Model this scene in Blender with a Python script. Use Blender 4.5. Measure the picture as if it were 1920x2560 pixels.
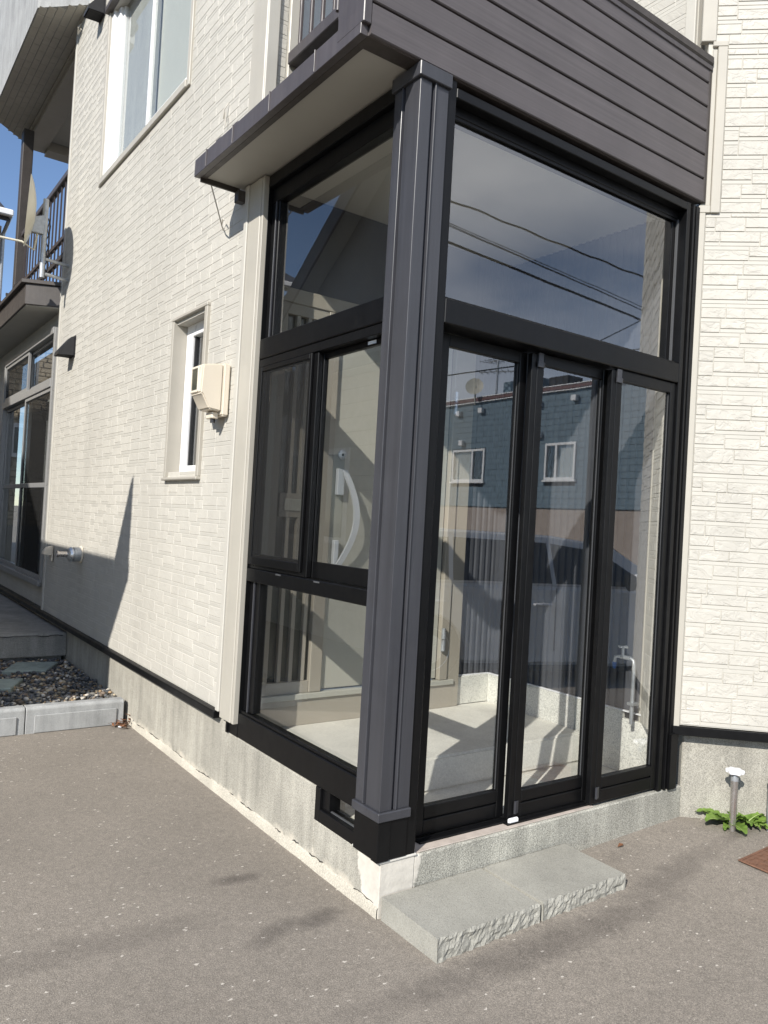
import bpy, bmesh, math, random
from mathutils import Vector, Matrix, noise
R = math.radians
rng = random.Random(7)
sc = bpy.context.scene
for o in list(bpy.data.objects): bpy.data.objects.remove(o)

# ------------------------------------------------------------------ camera
RM = ((0.81094028, -0.58238944, 0.05655435), (0.05386107, -0.02194495, -0.99830727), (0.5826447, 0.81261366, 0.01357207))
CAM = Vector((-1.76137353, -2.34852126, 1.5))
cd = bpy.data.cameras.new('camera'); cam = bpy.data.objects.new('camera', cd); sc.collection.objects.link(cam)
cd.sensor_fit = 'HORIZONTAL'; cd.sensor_width = 36; cd.lens = 36 * 1925.5 / 1920; cd.clip_start = .05; cd.clip_end = 2000
right, down, fwd = (Vector(r) for r in RM)
m3 = Matrix((right, -down, -fwd)).transposed()
cam.matrix_world = Matrix.Translation(CAM) @ m3.to_4x4()
sc.camera = cam
# ------------------------------------------------------------------ sky, sun, exposure
SUN = Vector((1, .55, -.77)).normalized()          # the way the light travels
elev = math.asin(-SUN.z); rot = math.atan2(-SUN.x, -SUN.y)
w = bpy.data.worlds.new('World'); sc.world = w; w.use_nodes = True
nt = w.node_tree; nt.nodes.clear()
def wn(t): return nt.nodes.new(t)
wo = wn('ShaderNodeOutputWorld'); bg = wn('ShaderNodeBackground'); sky = wn('ShaderNodeTexSky')
sky.sky_type = 'NISHITA'; sky.sun_disc = False; sky.sun_elevation = elev; sky.sun_rotation = rot
sky.air_density = 1.0; sky.dust_density = .1; sky.ozone_density = 2.0; sky.altitude = 2500
tc = wn('ShaderNodeTexCoord'); mp = wn('ShaderNodeMapping'); mp.inputs['Scale'].default_value = (1, 1, 2.2); mp.inputs['Location'].default_value = (.3, .1, .45)
nz = wn('ShaderNodeTexNoise'); nz.inputs['Scale'].default_value = 2.1; nz.inputs['Detail'].default_value = 7; nz.inputs['Roughness'].default_value = .55
cr = wn('ShaderNodeValToRGB'); cr.color_ramp.elements[0].position = .50; cr.color_ramp.elements[1].position = .90
cr.color_ramp.elements[0].color = (0, 0, 0, 1); cr.color_ramp.elements[1].color = (.62, .62, .62, 1)
mx = wn('ShaderNodeMixRGB'); mx.inputs[2].default_value = (10, 10, 10.2, 1)
nt.links.new(tc.outputs['Generated'], mp.inputs[0]); nt.links.new(mp.outputs[0], nz.inputs[0]); dt = wn('ShaderNodeVectorMath'); dt.operation = 'DOT_PRODUCT'; dt.inputs[1].default_value = (.13, -.22, .06); ad = wn('ShaderNodeMath'); ad.operation = 'ADD'
nt.links.new(tc.outputs['Generated'], dt.inputs[0]); nt.links.new(nz.outputs[0], ad.inputs[0]); nt.links.new(dt.outputs['Value'], ad.inputs[1]); nt.links.new(ad.outputs[0], cr.inputs[0])      # the cloud bank thickens towards the street
nt.links.new(cr.outputs[0], mx.inputs[0]); nt.links.new(sky.outputs[0], mx.inputs[1]); nt.links.new(mx.outputs[0], bg.inputs[0])
bg.inputs[1].default_value = .11; nt.links.new(bg.outputs[0], wo.inputs[0])
sd = bpy.data.lights.new('sun', 'SUN'); sun = bpy.data.objects.new('sun', sd); sc.collection.objects.link(sun)
sd.energy = 4.1; sd.angle = R(.53); sd.color = (1, .955, .885)
sun.rotation_euler = SUN.to_track_quat('-Z', 'Y').to_euler(); sun.location = (-20, -11, 16)
vs = sc.view_settings; vs.view_transform = 'Standard'; vs.look = 'None'; vs.exposure = 0.68; vs.gamma = 1; vs.use_curve_mapping = False
sc.cycles.max_bounces = 10; sc.cycles.transparent_max_bounces = 24; sc.cycles.caustics_reflective = False; sc.cycles.caustics_refractive = False

# ------------------------------------------------------------------ materials
M = {}
class Nodes:
    def __init__(s, name):
        m = bpy.data.materials.new(name); m.use_nodes = True; s.m = m; s.t = m.node_tree; s.t.nodes.clear(); M[name] = m
        s.o = s.n('ShaderNodeOutputMaterial'); s.b = s.n('ShaderNodeBsdfPrincipled'); s.l(s.b.outputs[0], s.o.inputs[0])
        s.geo = s.n('ShaderNodeNewGeometry')
    def n(s, t, **k):
        x = s.t.nodes.new(t)
        for a, v in k.items(): setattr(x, a, v)
        return x
    def l(s, a, b): s.t.links.new(a, b)
    def pos(s, scale=(1, 1, 1), rot=(0, 0, 0), loc=(0, 0, 0)):
        mp = s.n('ShaderNodeMapping'); mp.inputs['Scale'].default_value = scale; mp.inputs['Rotation'].default_value = rot; mp.inputs['Location'].default_value = loc
        s.l(s.geo.outputs['Position'], mp.inputs[0]); return mp.outputs[0]
    def noise(s, scale, detail=4, rough=.5, vec=None, dist=0):
        x = s.n('ShaderNodeTexNoise'); x.inputs['Scale'].default_value = scale; x.inputs['Detail'].default_value = detail
        x.inputs['Roughness'].default_value = rough; x.inputs['Distortion'].default_value = dist
        s.l(vec or s.geo.outputs['Position'], x.inputs[0]); return x.outputs[0]
    def vor(s, scale, vec=None, feature='F1'):
        x = s.n('ShaderNodeTexVoronoi', feature=feature); x.inputs['Scale'].default_value = scale; s.l(vec or s.geo.outputs['Position'], x.inputs[0]); return x
    def ramp(s, src, *stops):
        r = s.n('ShaderNodeValToRGB'); e = r.color_ramp.elements
        while len(e) < len(stops): e.new(.5)
        for el, (p, c) in zip(e, stops):
            el.position = p; el.color = (c, c, c, 1) if not hasattr(c, '__len__') else (*c, 1)
        s.l(src, r.inputs[0]); return r.outputs[0]
    def mix(s, f, a, b, mode='MIX'):
        x = s.n('ShaderNodeMixRGB', blend_type=mode)
        for i, v in ((0, f), (1, a), (2, b)):
            if hasattr(v, 'links') or hasattr(v, 'is_linked'): s.l(v, x.inputs[i])
            elif i == 0: x.inputs[0].default_value = v
            else: x.inputs[i].default_value = (*v, 1) if hasattr(v, '__len__') else (v, v, v, 1)
        return x.outputs[0]
    def math(s, op, a, b=0.0):
        x = s.n('ShaderNodeMath', operation=op)
        for i, v in ((0, a), (1, b)):
            if hasattr(v, 'is_linked'): s.l(v, x.inputs[i])
            else: x.inputs[i].default_value = v
        return x.outputs[0]
    def xyz(s, vec=None):
        x = s.n('ShaderNodeSeparateXYZ'); s.l(vec or s.geo.outputs['Position'], x.inputs[0]); return x.outputs
    def col(s, v):
        if hasattr(v, 'is_linked'): s.l(v, s.b.inputs['Base Color'])
        else: s.b.inputs['Base Color'].default_value = (*v, 1)
    def rough(s, v):
        if hasattr(v, 'is_linked'): s.l(v, s.b.inputs['Roughness'])
        else: s.b.inputs['Roughness'].default_value = v
    def bump(s, h, strength=.5, dist=.002):
        b = s.n('ShaderNodeBump'); b.inputs['Strength'].default_value = strength; b.inputs['Distance'].default_value = dist
        s.l(h, b.inputs['Height']); s.l(b.outputs[0], s.b.inputs['Normal'])
    def set(s, **k):
        for a, v in k.items(): s.b.inputs[a.replace('_', ' ')].default_value = v

def simple(name, c, rough=.5, metal=0, var=.12, scale=18, bump=.0, dist=.001, spec=.5, streak=0):
    n = Nodes(name)
    a = n.noise(scale, 5, .6); f = n.ramp(a, (.3, 1 - var), (.7, 1 + var * .6))
    c2 = n.mix(1, c, f, 'MULTIPLY')
    if streak:
        st = n.noise(1, 5, .6, n.pos((9, 9, .5))); c2 = n.mix(1, c2, n.ramp(st, (.35, 1 - streak), (.65, 1)), 'MULTIPLY')
    n.col(c2); n.set(Metallic=metal); n.b.inputs['Specular IOR Level'].default_value = spec
    r = n.ramp(n.noise(scale * 1.7, 4), (.3, max(0, rough - .08)), (.7, min(1, rough + .08))); n.rough(r)
    if bump: n.bump(n.noise(scale * 6, 4), bump, dist)
    return n

# cream stone-pattern siding: chiselled faces
def siding_mat(name, vecrot, base=(.51, .488, .435), bs=.5, bd=.0016, fs=22):
    n = Nodes(name)
    v = n.pos((1, 1, 1), vecrot)
    v2 = n.n('ShaderNodeMapping'); v2.inputs['Scale'].default_value = (1, 2.4, 1); n.l(v, v2.inputs[0])
    big = n.noise(fs, 4, .58, v2.outputs[0], .7)
    plate = n.ramp(big, (.40, 0), (.47, .55), (.53, .62), (.60, 1))
    fine = n.noise(160, 3, .6)
    h = n.mix(.10, plate, fine, 'ADD')
    dirt = n.ramp(n.noise(.9, 5, .6), (.35, .90), (.65, 1.03))
    c = n.mix(1, base, dirt, 'MULTIPLY')
    st = n.ramp(n.noise(1, 4, .6, n.pos((5, 5, .35))), (.32, .91), (.6, 1)); c = n.mix(1, c, st, 'MULTIPLY')
    X, Y, Z = n.xyz()
    for (yc, zc, w_, ln, am) in ((2.50, 1.69, .03, .5, .16), (1.95, 1.69, .03, .4, .14), (5.16, 2.86, .07, .7, .16), (4.52, 4.27, .05, .8, .18), (2.55, 4.27, .05, .7, .15), (1.65, 2.03, .05, .6, .12), (4.42, 1.0, .06, .5, .16), (3.4, 4.27, .3, .35, .08)):
        dy = n.math('ABSOLUTE', n.math('SUBTRACT', n.math('ADD', Y, n.math('MULTIPLY', n.math('SUBTRACT', n.noise(7, 3), .5), .08)), yc)); fy = n.ramp(n.math('DIVIDE', dy, w_), (0, 1), (1, 0)); dz = n.math('DIVIDE', n.math('SUBTRACT', zc, Z), ln); fz = n.ramp(dz, (0, 0), (.03, 1), (1, 0))
        c = n.mix(n.math('MULTIPLY', n.math('MULTIPLY', fy, fz), am), c, (.20, .18, .14))
    n.col(c); n.rough(.62); n.bump(h, bs, bd)
siding_mat('siding_face', (R(38), 0, 0)); siding_mat('siding_face_angled', (R(-40), R(0), R(43)), (.51, .488, .435), .75, .004, 13)
s_ = simple('siding_flat', (.485, .465, .415), .55, var=.05, scale=3, streak=.05)
s_.bump(s_.noise(220, 2), .12, .0006)
simple('trim_beige', (.43, .405, .35), .45, var=.05, scale=4, streak=.06)
simple('trim_taupe', (.40, .375, .325), .42, var=.05, scale=5)
# asphalt
n = Nodes('asphalt')
grain = n.noise(240, 3, .7); mid = n.noise(38, 5, .65); big = n.noise(.9, 5, .6)
c = n.mix(n.ramp(grain, (.34, 0), (.66, 1)), (.136, .121, .103), (.326, .288, .242))
stn = n.vor(210); sc1 = n.n('ShaderNodeSeparateColor'); n.l(stn.outputs['Color'], sc1.inputs[0]); c = n.mix(1, c, n.ramp(sc1.outputs[1], (.1, .86), (.9, 1.12)), 'MULTIPLY')
stn2 = n.vor(55); sc2 = n.n('ShaderNodeSeparateColor'); n.l(stn2.outputs['Color'], sc2.inputs[0]); c = n.mix(1, c, n.ramp(sc2.outputs[1], (.1, .94), (.9, 1.05)), 'MULTIPLY')
c = n.mix(1, c, n.ramp(big, (.3, .86), (.7, 1.08)), 'MULTIPLY')
c = n.mix(1, c, n.ramp(mid, (.3, .88), (.7, 1.06)), 'MULTIPLY')
wv_ = n.n('ShaderNodeVectorMath', operation='MULTIPLY_ADD'); nq_ = n.n('ShaderNodeTexNoise'); nq_.inputs['Scale'].default_value = 90; n.l(n.geo.outputs['Position'], nq_.inputs[0]); n.l(nq_.outputs['Color'], wv_.inputs[0]); wv_.inputs[1].default_value = (.45, .45, 0); n.l(n.pos((19, 30, 1), (0, 0, R(25))), wv_.inputs[2])
chip = n.vor(1, wv_.outputs[0]); chipm = n.ramp(chip.outputs['Distance'], (.09, 1), (.13, 0))
pick = n.ramp(n.noise(11, 1), (.52, 0), (.60, 1)); pk2 = n.n('ShaderNodeSeparateColor'); n.l(chip.outputs['Color'], pk2.inputs[0])
chipm = n.math('MULTIPLY', chipm, n.ramp(n.math('ADD', pk2.outputs[0], n.math('MULTIPLY', n.math('SUBTRACT', n.noise(1.6, 3), .5), .9)), (.44, 0), (.48, 1)))
chip2 = n.vor(48, n.pos((1, 1.4, 1), (0, 0, R(70)))); pk3 = n.n('ShaderNodeSeparateColor'); n.l(chip2.outputs['Color'], pk3.inputs[0]); chipm2 = n.math('MULTIPLY', n.ramp(chip2.outputs['Distance'], (.10, 1), (.16, 0)), n.ramp(pk3.outputs[0], (.60, 0), (.9, 1)))
c = n.mix(n.math('MULTIPLY', chipm2, .75), c, (.40, .37, .325)); c = n.mix(chipm, c, (.52, .48, .42))
X, Y, Z = n.xyz()
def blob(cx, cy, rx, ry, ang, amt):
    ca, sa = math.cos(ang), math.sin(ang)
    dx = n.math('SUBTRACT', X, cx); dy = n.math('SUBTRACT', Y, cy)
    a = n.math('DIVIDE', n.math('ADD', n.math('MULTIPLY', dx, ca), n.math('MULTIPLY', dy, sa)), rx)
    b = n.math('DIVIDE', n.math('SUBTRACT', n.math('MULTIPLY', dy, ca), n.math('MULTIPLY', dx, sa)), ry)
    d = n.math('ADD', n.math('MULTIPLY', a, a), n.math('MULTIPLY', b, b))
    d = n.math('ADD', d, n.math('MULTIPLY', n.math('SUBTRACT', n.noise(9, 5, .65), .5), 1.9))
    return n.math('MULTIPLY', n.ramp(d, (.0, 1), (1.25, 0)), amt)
stains_and_wire_shade = None  # dark stain spots, plus soft bands painting blurred wire shadows into the colour
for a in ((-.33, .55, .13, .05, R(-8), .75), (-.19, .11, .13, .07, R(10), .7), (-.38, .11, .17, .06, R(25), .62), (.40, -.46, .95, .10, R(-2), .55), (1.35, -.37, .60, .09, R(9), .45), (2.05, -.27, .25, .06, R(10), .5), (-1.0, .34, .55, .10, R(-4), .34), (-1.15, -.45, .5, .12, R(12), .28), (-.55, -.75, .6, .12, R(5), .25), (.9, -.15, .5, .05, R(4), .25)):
    b_ = blob(*a); stains_and_wire_shade = b_ if stains_and_wire_shade is None else n.math('MAXIMUM', stains_and_wire_shade, b_)
c = n.mix(stains_and_wire_shade, c, n.mix(1, c, (.42, .41, .42), 'MULTIPLY'))
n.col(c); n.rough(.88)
n.bump(n.mix(.5, grain, n.ramp(stn.outputs['Distance'], (0, 1), (.6, 0))), .55, .0022)
# exposed-sand concrete of the foundations
def concrete(name, base, speck=.5, streaky=True, scale=210, bump=.5, ground_white=False, dots=.0, patch=None):
    n = Nodes(name)
    g = n.noise(scale, 4, .75); v = n.vor(scale * 1.1)
    c = n.mix(n.ramp(g, (.36, 0), (.64, 1)), tuple(x * (1 - speck) for x in base), tuple(min(1, x * (1 + speck * .55)) for x in base))
    vs_ = n.n('ShaderNodeSeparateColor'); n.l(v.outputs['Color'], vs_.inputs[0])
    c = n.mix(n.math('MULTIPLY', n.ramp(vs_.outputs[0], (.8, 0), (.9, 1)), dots), c, tuple(x * .33 for x in base))
    c = n.mix(1, c, n.ramp(n.noise(2.6, 7, .66), (.3, .76), (.7, 1.16)), 'MULTIPLY')
    if streaky:
        c = n.mix(1, c, n.ramp(n.noise(1, 5, .65, n.pos((14, 14, 1.1))), (.32, .78), (.62, 1.05)), 'MULTIPLY')
        X, Y, Z = n.xyz()
        rag = n.math('ADD', Z, n.math('MULTIPLY', n.math('SUBTRACT', n.noise(11, 6, .7), .5), .20))
        if ground_white: c = n.mix(n.math('MULTIPLY', n.ramp(rag, (.035, 1), (.075, 0)), .7), c, (.60, .55, .46))
        ru = n.vor(2.3, n.pos((1, 1, .45), (0, 0, 0), (.3, .2, .1)))
        c = n.mix(n.math('MULTIPLY', n.ramp(ru.outputs['Distance'], (.015, 1), (.035, 0)), .6), c, (.35, .17, .07))
        e = n.n('ShaderNodeTexVoronoi', feature='DISTANCE_TO_EDGE'); e.inputs['Scale'].default_value = 2.6
        wob = n.n('ShaderNodeVectorMath', operation='ADD'); nn = n.n('ShaderNodeTexNoise'); nn.inputs['Scale'].default_value = 6; n.l(n.geo.outputs['Position'], nn.inputs[0])
        n.l(n.geo.outputs['Position'], wob.inputs[0]); n.l(nn.outputs['Color'], wob.inputs[1]); n.l(wob.outputs[0], e.inputs[0])
        c = n.mix(n.math('MULTIPLY', n.ramp(e.outputs['Distance'], (.004, 1), (.016, 0)), n.ramp(n.noise(1.6, 2), (.5, 0), (.66, .3))), c, tuple(min(1, x * 1.35) for x in base))
    hgt = n.mix(.5, g, v.outputs['Distance'])
    if patch:
        X, Y, Z = n.xyz(); q = X if patch[0] == 'x' else Y
        e = n.math('ADD', q, n.math('ADD', n.math('MULTIPLY', n.math('SUBTRACT', n.noise(9, 6, .65), .5), .16), n.math('MULTIPLY', Z, patch[2])))
        f = n.ramp(e, (patch[1], 1), (patch[1] + .012, 0)); pc = n.mix(1, (.60, .565, .50), n.ramp(n.noise(14, 6, .6), (.3, .82), (.7, 1.08)), 'MULTIPLY')
        c = n.mix(f, c, pc); hgt = n.mix(f, hgt, n.noise(30, 4))
    n.col(c); n.rough(.85); n.bump(hgt, bump, .003); return n
concrete('foundation', (.41, .39, .335), .42, True, 190, .5, True, .3, ('y', .125, -.1))
concrete('foundation_front', (.43, .42, .365), .6, True, 170, .8, False, .35, ('x', .15, -.15))
concrete('foundation_plain', (.41, .39, .335), .42, True, 190, .5, False, .35)
concrete('footing_mortar', (.50, .465, .39), .3, False, 140, .6)
concrete('mortar_patch', (.56, .54, .49), .10, False, 260, .35)
concrete('kerb_concrete', (.36, .365, .36), .16, True, 160, .25)
concrete('terrace_concrete', (.26, .25, .225), .25, True, 120, .4)
concrete('porch_concrete', (.74, .72, .65), .13, False, 90, .3)
concrete('terrazzo_kerb', (.74, .73, .67), .3, False, 150, .4, False, .5)
n = concrete('step_block', (.315, .306, .268), .2, False, 200, .6, False, .22)
concrete('slab_green', (.30, .345, .305), .12, True, 120, .2)
# metals, paints
def paint(name, c, rough, spec=.5, var=.08, metal=0, dust=.0):
    n = Nodes(name); f = n.ramp(n.noise(3.5, 5, .6), (.3, 1 - var), (.7, 1 + var))
    cc = n.mix(1, c, f, 'MULTIPLY')
    if dust:
        d = n.ramp(n.noise(30, 5, .7), (.45, 0), (.75, dust)); cc = n.mix(d, cc, (.3, .28, .25))
    sk = n.ramp(n.noise(1, 6, .65, n.pos((26, 26, .7))), (.38, .86), (.62, 1.06)); cc = n.mix(1, cc, sk, 'MULTIPLY')
    n.col(cc); n.set(Metallic=metal); n.b.inputs['Specular IOR Level'].default_value = spec
    n.rough(n.ramp(n.noise(14, 5, .6), (.3, rough - .05), (.7, rough + .07))); return n
paint('black_aluminium', (.0042, .0043, .0048), .36, .24, .15, 0, .006)
paint('post_aluminium', (.046, .047, .054), .33, .5, .06)
paint('grey_bead', (.07, .072, .076), .4)
paint('brown_metal', (.070, .062, .064), .42, .5, .12, 0, .03)
paint('dark_brown_metal', (.05, .042, .038), .5, .5, .15, 0, .05)
n = Nodes('brown_board')
v = n.pos((.35, 1, 34)); st = n.noise(2.2, 6, .65, v); pl = n.noise(3, 4, .6)
c = n.mix(n.ramp(st, (.3, 0), (.7, 1)), (.072, .063, .064), (.108, .095, .096)); c = n.mix(1, c, n.ramp(pl, (.3, .88), (.7, 1.1)), 'MULTIPLY')
X, Y, Z = n.xyz(); c = n.mix(n.math('MULTIPLY', n.ramp(n.math('ADD', X, n.math('MULTIPLY', n.noise(4, 4), .5)), (1.9, 0), (2.2, 1)), .35), c, (.13, .105, .085))
n.col(c); n.rough(.46); n.bump(st, .12, .001)
simple('soffit_white', (.46, .45, .41), .6, var=.05, scale=2.2)
simple('porch_ceiling', (.66, .65, .60), .6, var=.04, scale=2)
simple('white_frame', (.80, .80, .80), .3, var=.03, scale=5)
simple('silver_frame', (.33, .33, .325), .35, .3, .06)
simple('corrugated_steel', (.082, .086, .098), .42, .0, .1, 5)
simple('door_beige', (.46, .45, .39), .42, var=.03, scale=4)
simple('door_frame_beige', (.38, .345, .285), .42, var=.04, scale=4)
simple('handle_silver', (.58, .60, .62), .45, .0, .02)
simple('satin_silver', (.62, .64, .66), .32, .75, .05)
simple('steel', (.55, .52, .50), .26, .9, .08)
simple('galvanised', (.42, .44, .46), .45, .55, .2, 30)
simple('cream_plastic', (.70, .63, .52), .4, var=.04, scale=8)
simple('dish_cream', (.62, .59, .49), .4, var=.08, scale=6)
simple('black_plastic', (.02, .02, .022), .4)
simple('meter_dark', (.06, .065, .05), .1)
simple('cable_black', (.02, .02, .02), .55)
simple('cable_white', (.55, .52, .46), .55)
simple('rust_iron', (.19, .098, .062), .7, .2, .3, 40, .4)
simple('rail_brown', (.055, .043, .042), .45, 0, .15, 8)
simple('white_plastic', (.82, .82, .84), .35, var=.03)
simple('blue_plastic', (.06, .16, .42), .35)
simple('dead_leaf', (.19, .085, .04), .7, var=.4, scale=50)
simple('cloth_white', (.62, .60, .56), .9, var=.06, scale=12, streak=.12)
simple('blind_cream', (.72, .69, .60), .8, var=.03)
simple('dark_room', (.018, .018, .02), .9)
simple('roof_dark', (.035, .033, .036), .6)
simple('shade_siding', (.30, .285, .25), .7, var=.15, scale=30)
simple('sill_plate', (.48, .42, .37), .6, var=.2, scale=14, bump=.2)
simple('car_white', (.84, .84, .84), .22, 0, .02, 3, spec=.6)
simple('car_glass', (.012, .014, .015), .05)
simple('tyre', (.02, .02, .02), .8)
simple('blue_board', (.115, .175, .22), .55, 0, .18, 6, .2)
simple('beige_render', (.34, .28, .235), .8, var=.12, scale=5)
simple('parapet_maroon', (.13, .055, .05), .5)
simple('neighbour_siding', (.60, .58, .53), .7, var=.15, scale=10)
simple('neighbour_gable', (.20, .195, .18), .7, var=.1, scale=5)
simple('ledge_stone', (.47, .40, .29), .8, var=.25, scale=22, bump=.5, dist=.004)
simple('sticker', (.75, .8, .85), .4)
n = Nodes('insect_screen'); n.t.nodes.remove(n.b)
tr = n.n('ShaderNodeBsdfTransparent'); df = n.n('ShaderNodeBsdfDiffuse'); df.inputs[0].default_value = (.03, .03, .03, 1); ms = n.n('ShaderNodeMixShader'); ms.inputs[0].default_value = .32
n.l(tr.outputs[0], ms.inputs[1]); n.l(df.outputs[0], ms.inputs[2]); n.l(ms.outputs[0], n.o.inputs[0])
def glass(name, ior, tint, k=1.0):
    n = Nodes(name); n.t.nodes.remove(n.b)
    tr = n.n('ShaderNodeBsdfTransparent'); tr.inputs[0].default_value = (*tint, 1); gl = n.n('ShaderNodeBsdfGlossy'); gl.inputs['Roughness'].default_value = 0
    fr = n.n('ShaderNodeFresnel'); fr.inputs['IOR'].default_value = ior
    f = n.math('MULTIPLY', n.math('MINIMUM', n.math('ADD', n.math('MULTIPLY', fr.outputs[0], .65), k), 1.0), n.math('SUBTRACT', 1.0, n.geo.outputs['Backfacing']))
    bp = n.n('ShaderNodeBump'); bp.inputs['Strength'].default_value = .025; bp.inputs['Distance'].default_value = .012; n.l(n.noise(1.7, 2, .5), bp.inputs['Height']); n.l(bp.outputs[0], gl.inputs['Normal'])
    ms = n.n('ShaderNodeMixShader'); n.l(f, ms.inputs[0]); n.l(tr.outputs[0], ms.inputs[1]); n.l(gl.outputs[0], ms.inputs[2]); n.l(ms.outputs[0], n.o.inputs[0])
glass('clear_glass', 1.5, (.985, .99, .985), .20)      # insulating units: four faces reflect
glass('window_glass', 1.6, (.93, .95, .95), .16)
n = Nodes('gravel'); at = n.n('ShaderNodeAttribute'); at.attribute_name = 'tone'
n.col(n.mix(1, at.outputs['Color'], n.ramp(n.noise(60, 4), (.3, .75), (.7, 1.15)), 'MULTIPLY')); n.rough(.75); n.bump(n.noise(150, 3), .3, .001)
n = Nodes('leaf_green'); c = n.mix(n.ramp(n.noise(26, 4), (.3, 0), (.7, 1)), (.11, .20, .03), (.24, .37, .075)); n.col(c); n.rough(.5)
n.set(Subsurface_Weight=0.0); tl = n.n('ShaderNodeBsdfTranslucent'); n.l(c, tl.inputs[0]); ms = n.n('ShaderNodeMixShader'); ms.inputs[0].default_value = .3
n.l(n.b.outputs[0], ms.inputs[1]); n.l(tl.outputs[0], ms.inputs[2]); n.l(ms.outputs[0], n.o.inputs[0])
simple('leaf_rib', (.28, .36, .12), .6)

# ------------------------------------------------------------------ mesh helpers
COL = sc.collection
class MB:
    def __init__(s): s.v = []; s.f = []; s.c = []
    def add(s, vs, fs):
        b = len(s.v); s.v += [tuple(x) for x in vs]; s.f += [tuple(b + i for i in f) for f in fs]; return s
    def box(s, x0, x1, y0, y1, z0, z1):
        v = [(x, y, z) for x in (x0, x1) for y in (y0, y1) for z in (z0, z1)]
        return s.add(v, [(0, 1, 3, 2), (4, 6, 7, 5), (0, 4, 5, 1), (2, 3, 7, 6), (0, 2, 6, 4), (1, 5, 7, 3)])
    def obox(s, o, u, v, w):
        o, u, v, w = map(Vector, (o, u, v, w))
        p = [o + a * u + b * v + c * w for a in (0, 1) for b in (0, 1) for c in (0, 1)]
        return s.add(p, [(0, 1, 3, 2), (4, 6, 7, 5), (0, 4, 5, 1), (2, 3, 7, 6), (0, 2, 6, 4), (1, 5, 7, 3)])
    def prism(s, poly, z0, z1, fn=None):
        fn = fn or (lambda a, b, c: (a, b, c)); k = len(poly)
        v = [fn(a, b, z0) for a, b in poly] + [fn(a, b, z1) for a, b in poly]
        return s.add(v, [tuple(range(k))[::-1], tuple(range(k, 2 * k))] + [(i, (i + 1) % k, k + (i + 1) % k, k + i) for i in range(k)])
    def tube(s, pts, r, seg=10, caps=True):
        pts = [Vector(p) for p in pts]; rs = r if hasattr(r, '__len__') else [r] * len(pts); k = len(pts); rings = []
        t0 = (pts[1] - pts[0]).normalized(); up = Vector((0, 0, 1)) if abs(t0.z) < .9 else Vector((1, 0, 0)); a = t0.cross(up).normalized()
        for i, p in enumerate(pts):
            t = (pts[min(i + 1, k - 1)] - pts[max(i - 1, 0)]).normalized(); a = (a - t * a.dot(t)).normalized(); b = t.cross(a)
            rings.append([p + (a * math.cos(2 * math.pi * j / seg) + b * math.sin(2 * math.pi * j / seg)) * rs[i] for j in range(seg)])
        v = [q for ring in rings for q in ring]
        f = [(i * seg + j, i * seg + (j + 1) % seg, (i + 1) * seg + (j + 1) % seg, (i + 1) * seg + j) for i in range(k - 1) for j in range(seg)]
        if caps: f += [tuple(range(seg))[::-1], tuple(range((k - 1) * seg, k * seg))]
        return s.add(v, f)
    def lathe(s, o, axis, prof, seg=20):
        o = Vector(o); axis = Vector(axis).normalized(); t = Vector((0, 0, 1)) if abs(axis.z) < .9 else Vector((1, 0, 0)); a = axis.cross(t).normalized(); b = axis.cross(a)
        k = len(prof); v = [o + axis * h + (a * math.cos(2 * math.pi * j / seg) + b * math.sin(2 * math.pi * j / seg)) * r for h, r in prof for j in range(seg)]
        f = [(i * seg + j, i * seg + (j + 1) % seg, (i + 1) * seg + (j + 1) % seg, (i + 1) * seg + j) for i in range(k - 1) for j in range(seg)]
        return s.add(v, f + [tuple(range(seg))[::-1], tuple(range((k - 1) * seg, k * seg))])
    def mesh(s, name, bev=0, smooth=0, seg=1):
        me = bpy.data.meshes.new(name); me.from_pydata(s.v, [], s.f); me.validate()
        bm = bmesh.new(); bm.from_mesh(me); bmesh.ops.recalc_face_normals(bm, faces=bm.faces)
        if bev:
            ed = [e for e in bm.edges if len(e.link_faces) == 2 and e.calc_face_angle(0) > R(30)]
            bmesh.ops.bevel(bm, geom=ed, offset=bev, segments=seg, affect='EDGES', clamp_overlap=True)
        bm.to_mesh(me); bm.free()
        if smooth: me.shade_smooth(); me.set_sharp_from_angle(angle=R(smooth))
        return me
    def build(s, name, mat, parent=None, bev=0, smooth=0, seg=1, kind=None):
        return link(name, s.mesh(name, bev, smooth, seg), mat, parent, kind)
def link(name, me, mat, parent=None, kind=None):
    o = bpy.data.objects.new(name, me); COL.objects.link(o)
    if mat and not me.materials: me.materials.append(M[mat])
    if parent: o.parent = parent
    if kind: o['kind'] = kind
    return o
def box(name, mat, parent, *b, bev=.002): return MB().box(*b).build(name, mat, parent, bev)
def thing(name, label, cat, group=None):
    o = bpy.data.objects.new(name, None); COL.objects.link(o); o.empty_display_size = .1
    return tag(o, label, cat, group)
def tag(o, label, cat=None, group=None):
    o['label'] = label
    if cat: o['category'] = cat
    if group: o['group'] = group
    return o
def at(o, loc, rz=0):          # put the thing's Empty at its base and keep the parts (built in world space) where they are
    o.location = loc; return o
def rebase(root, loc):
    root.location = loc
    for ch in root.children: ch.matrix_parent_inverse = Matrix.Translation(Vector(loc)).inverted()

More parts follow.
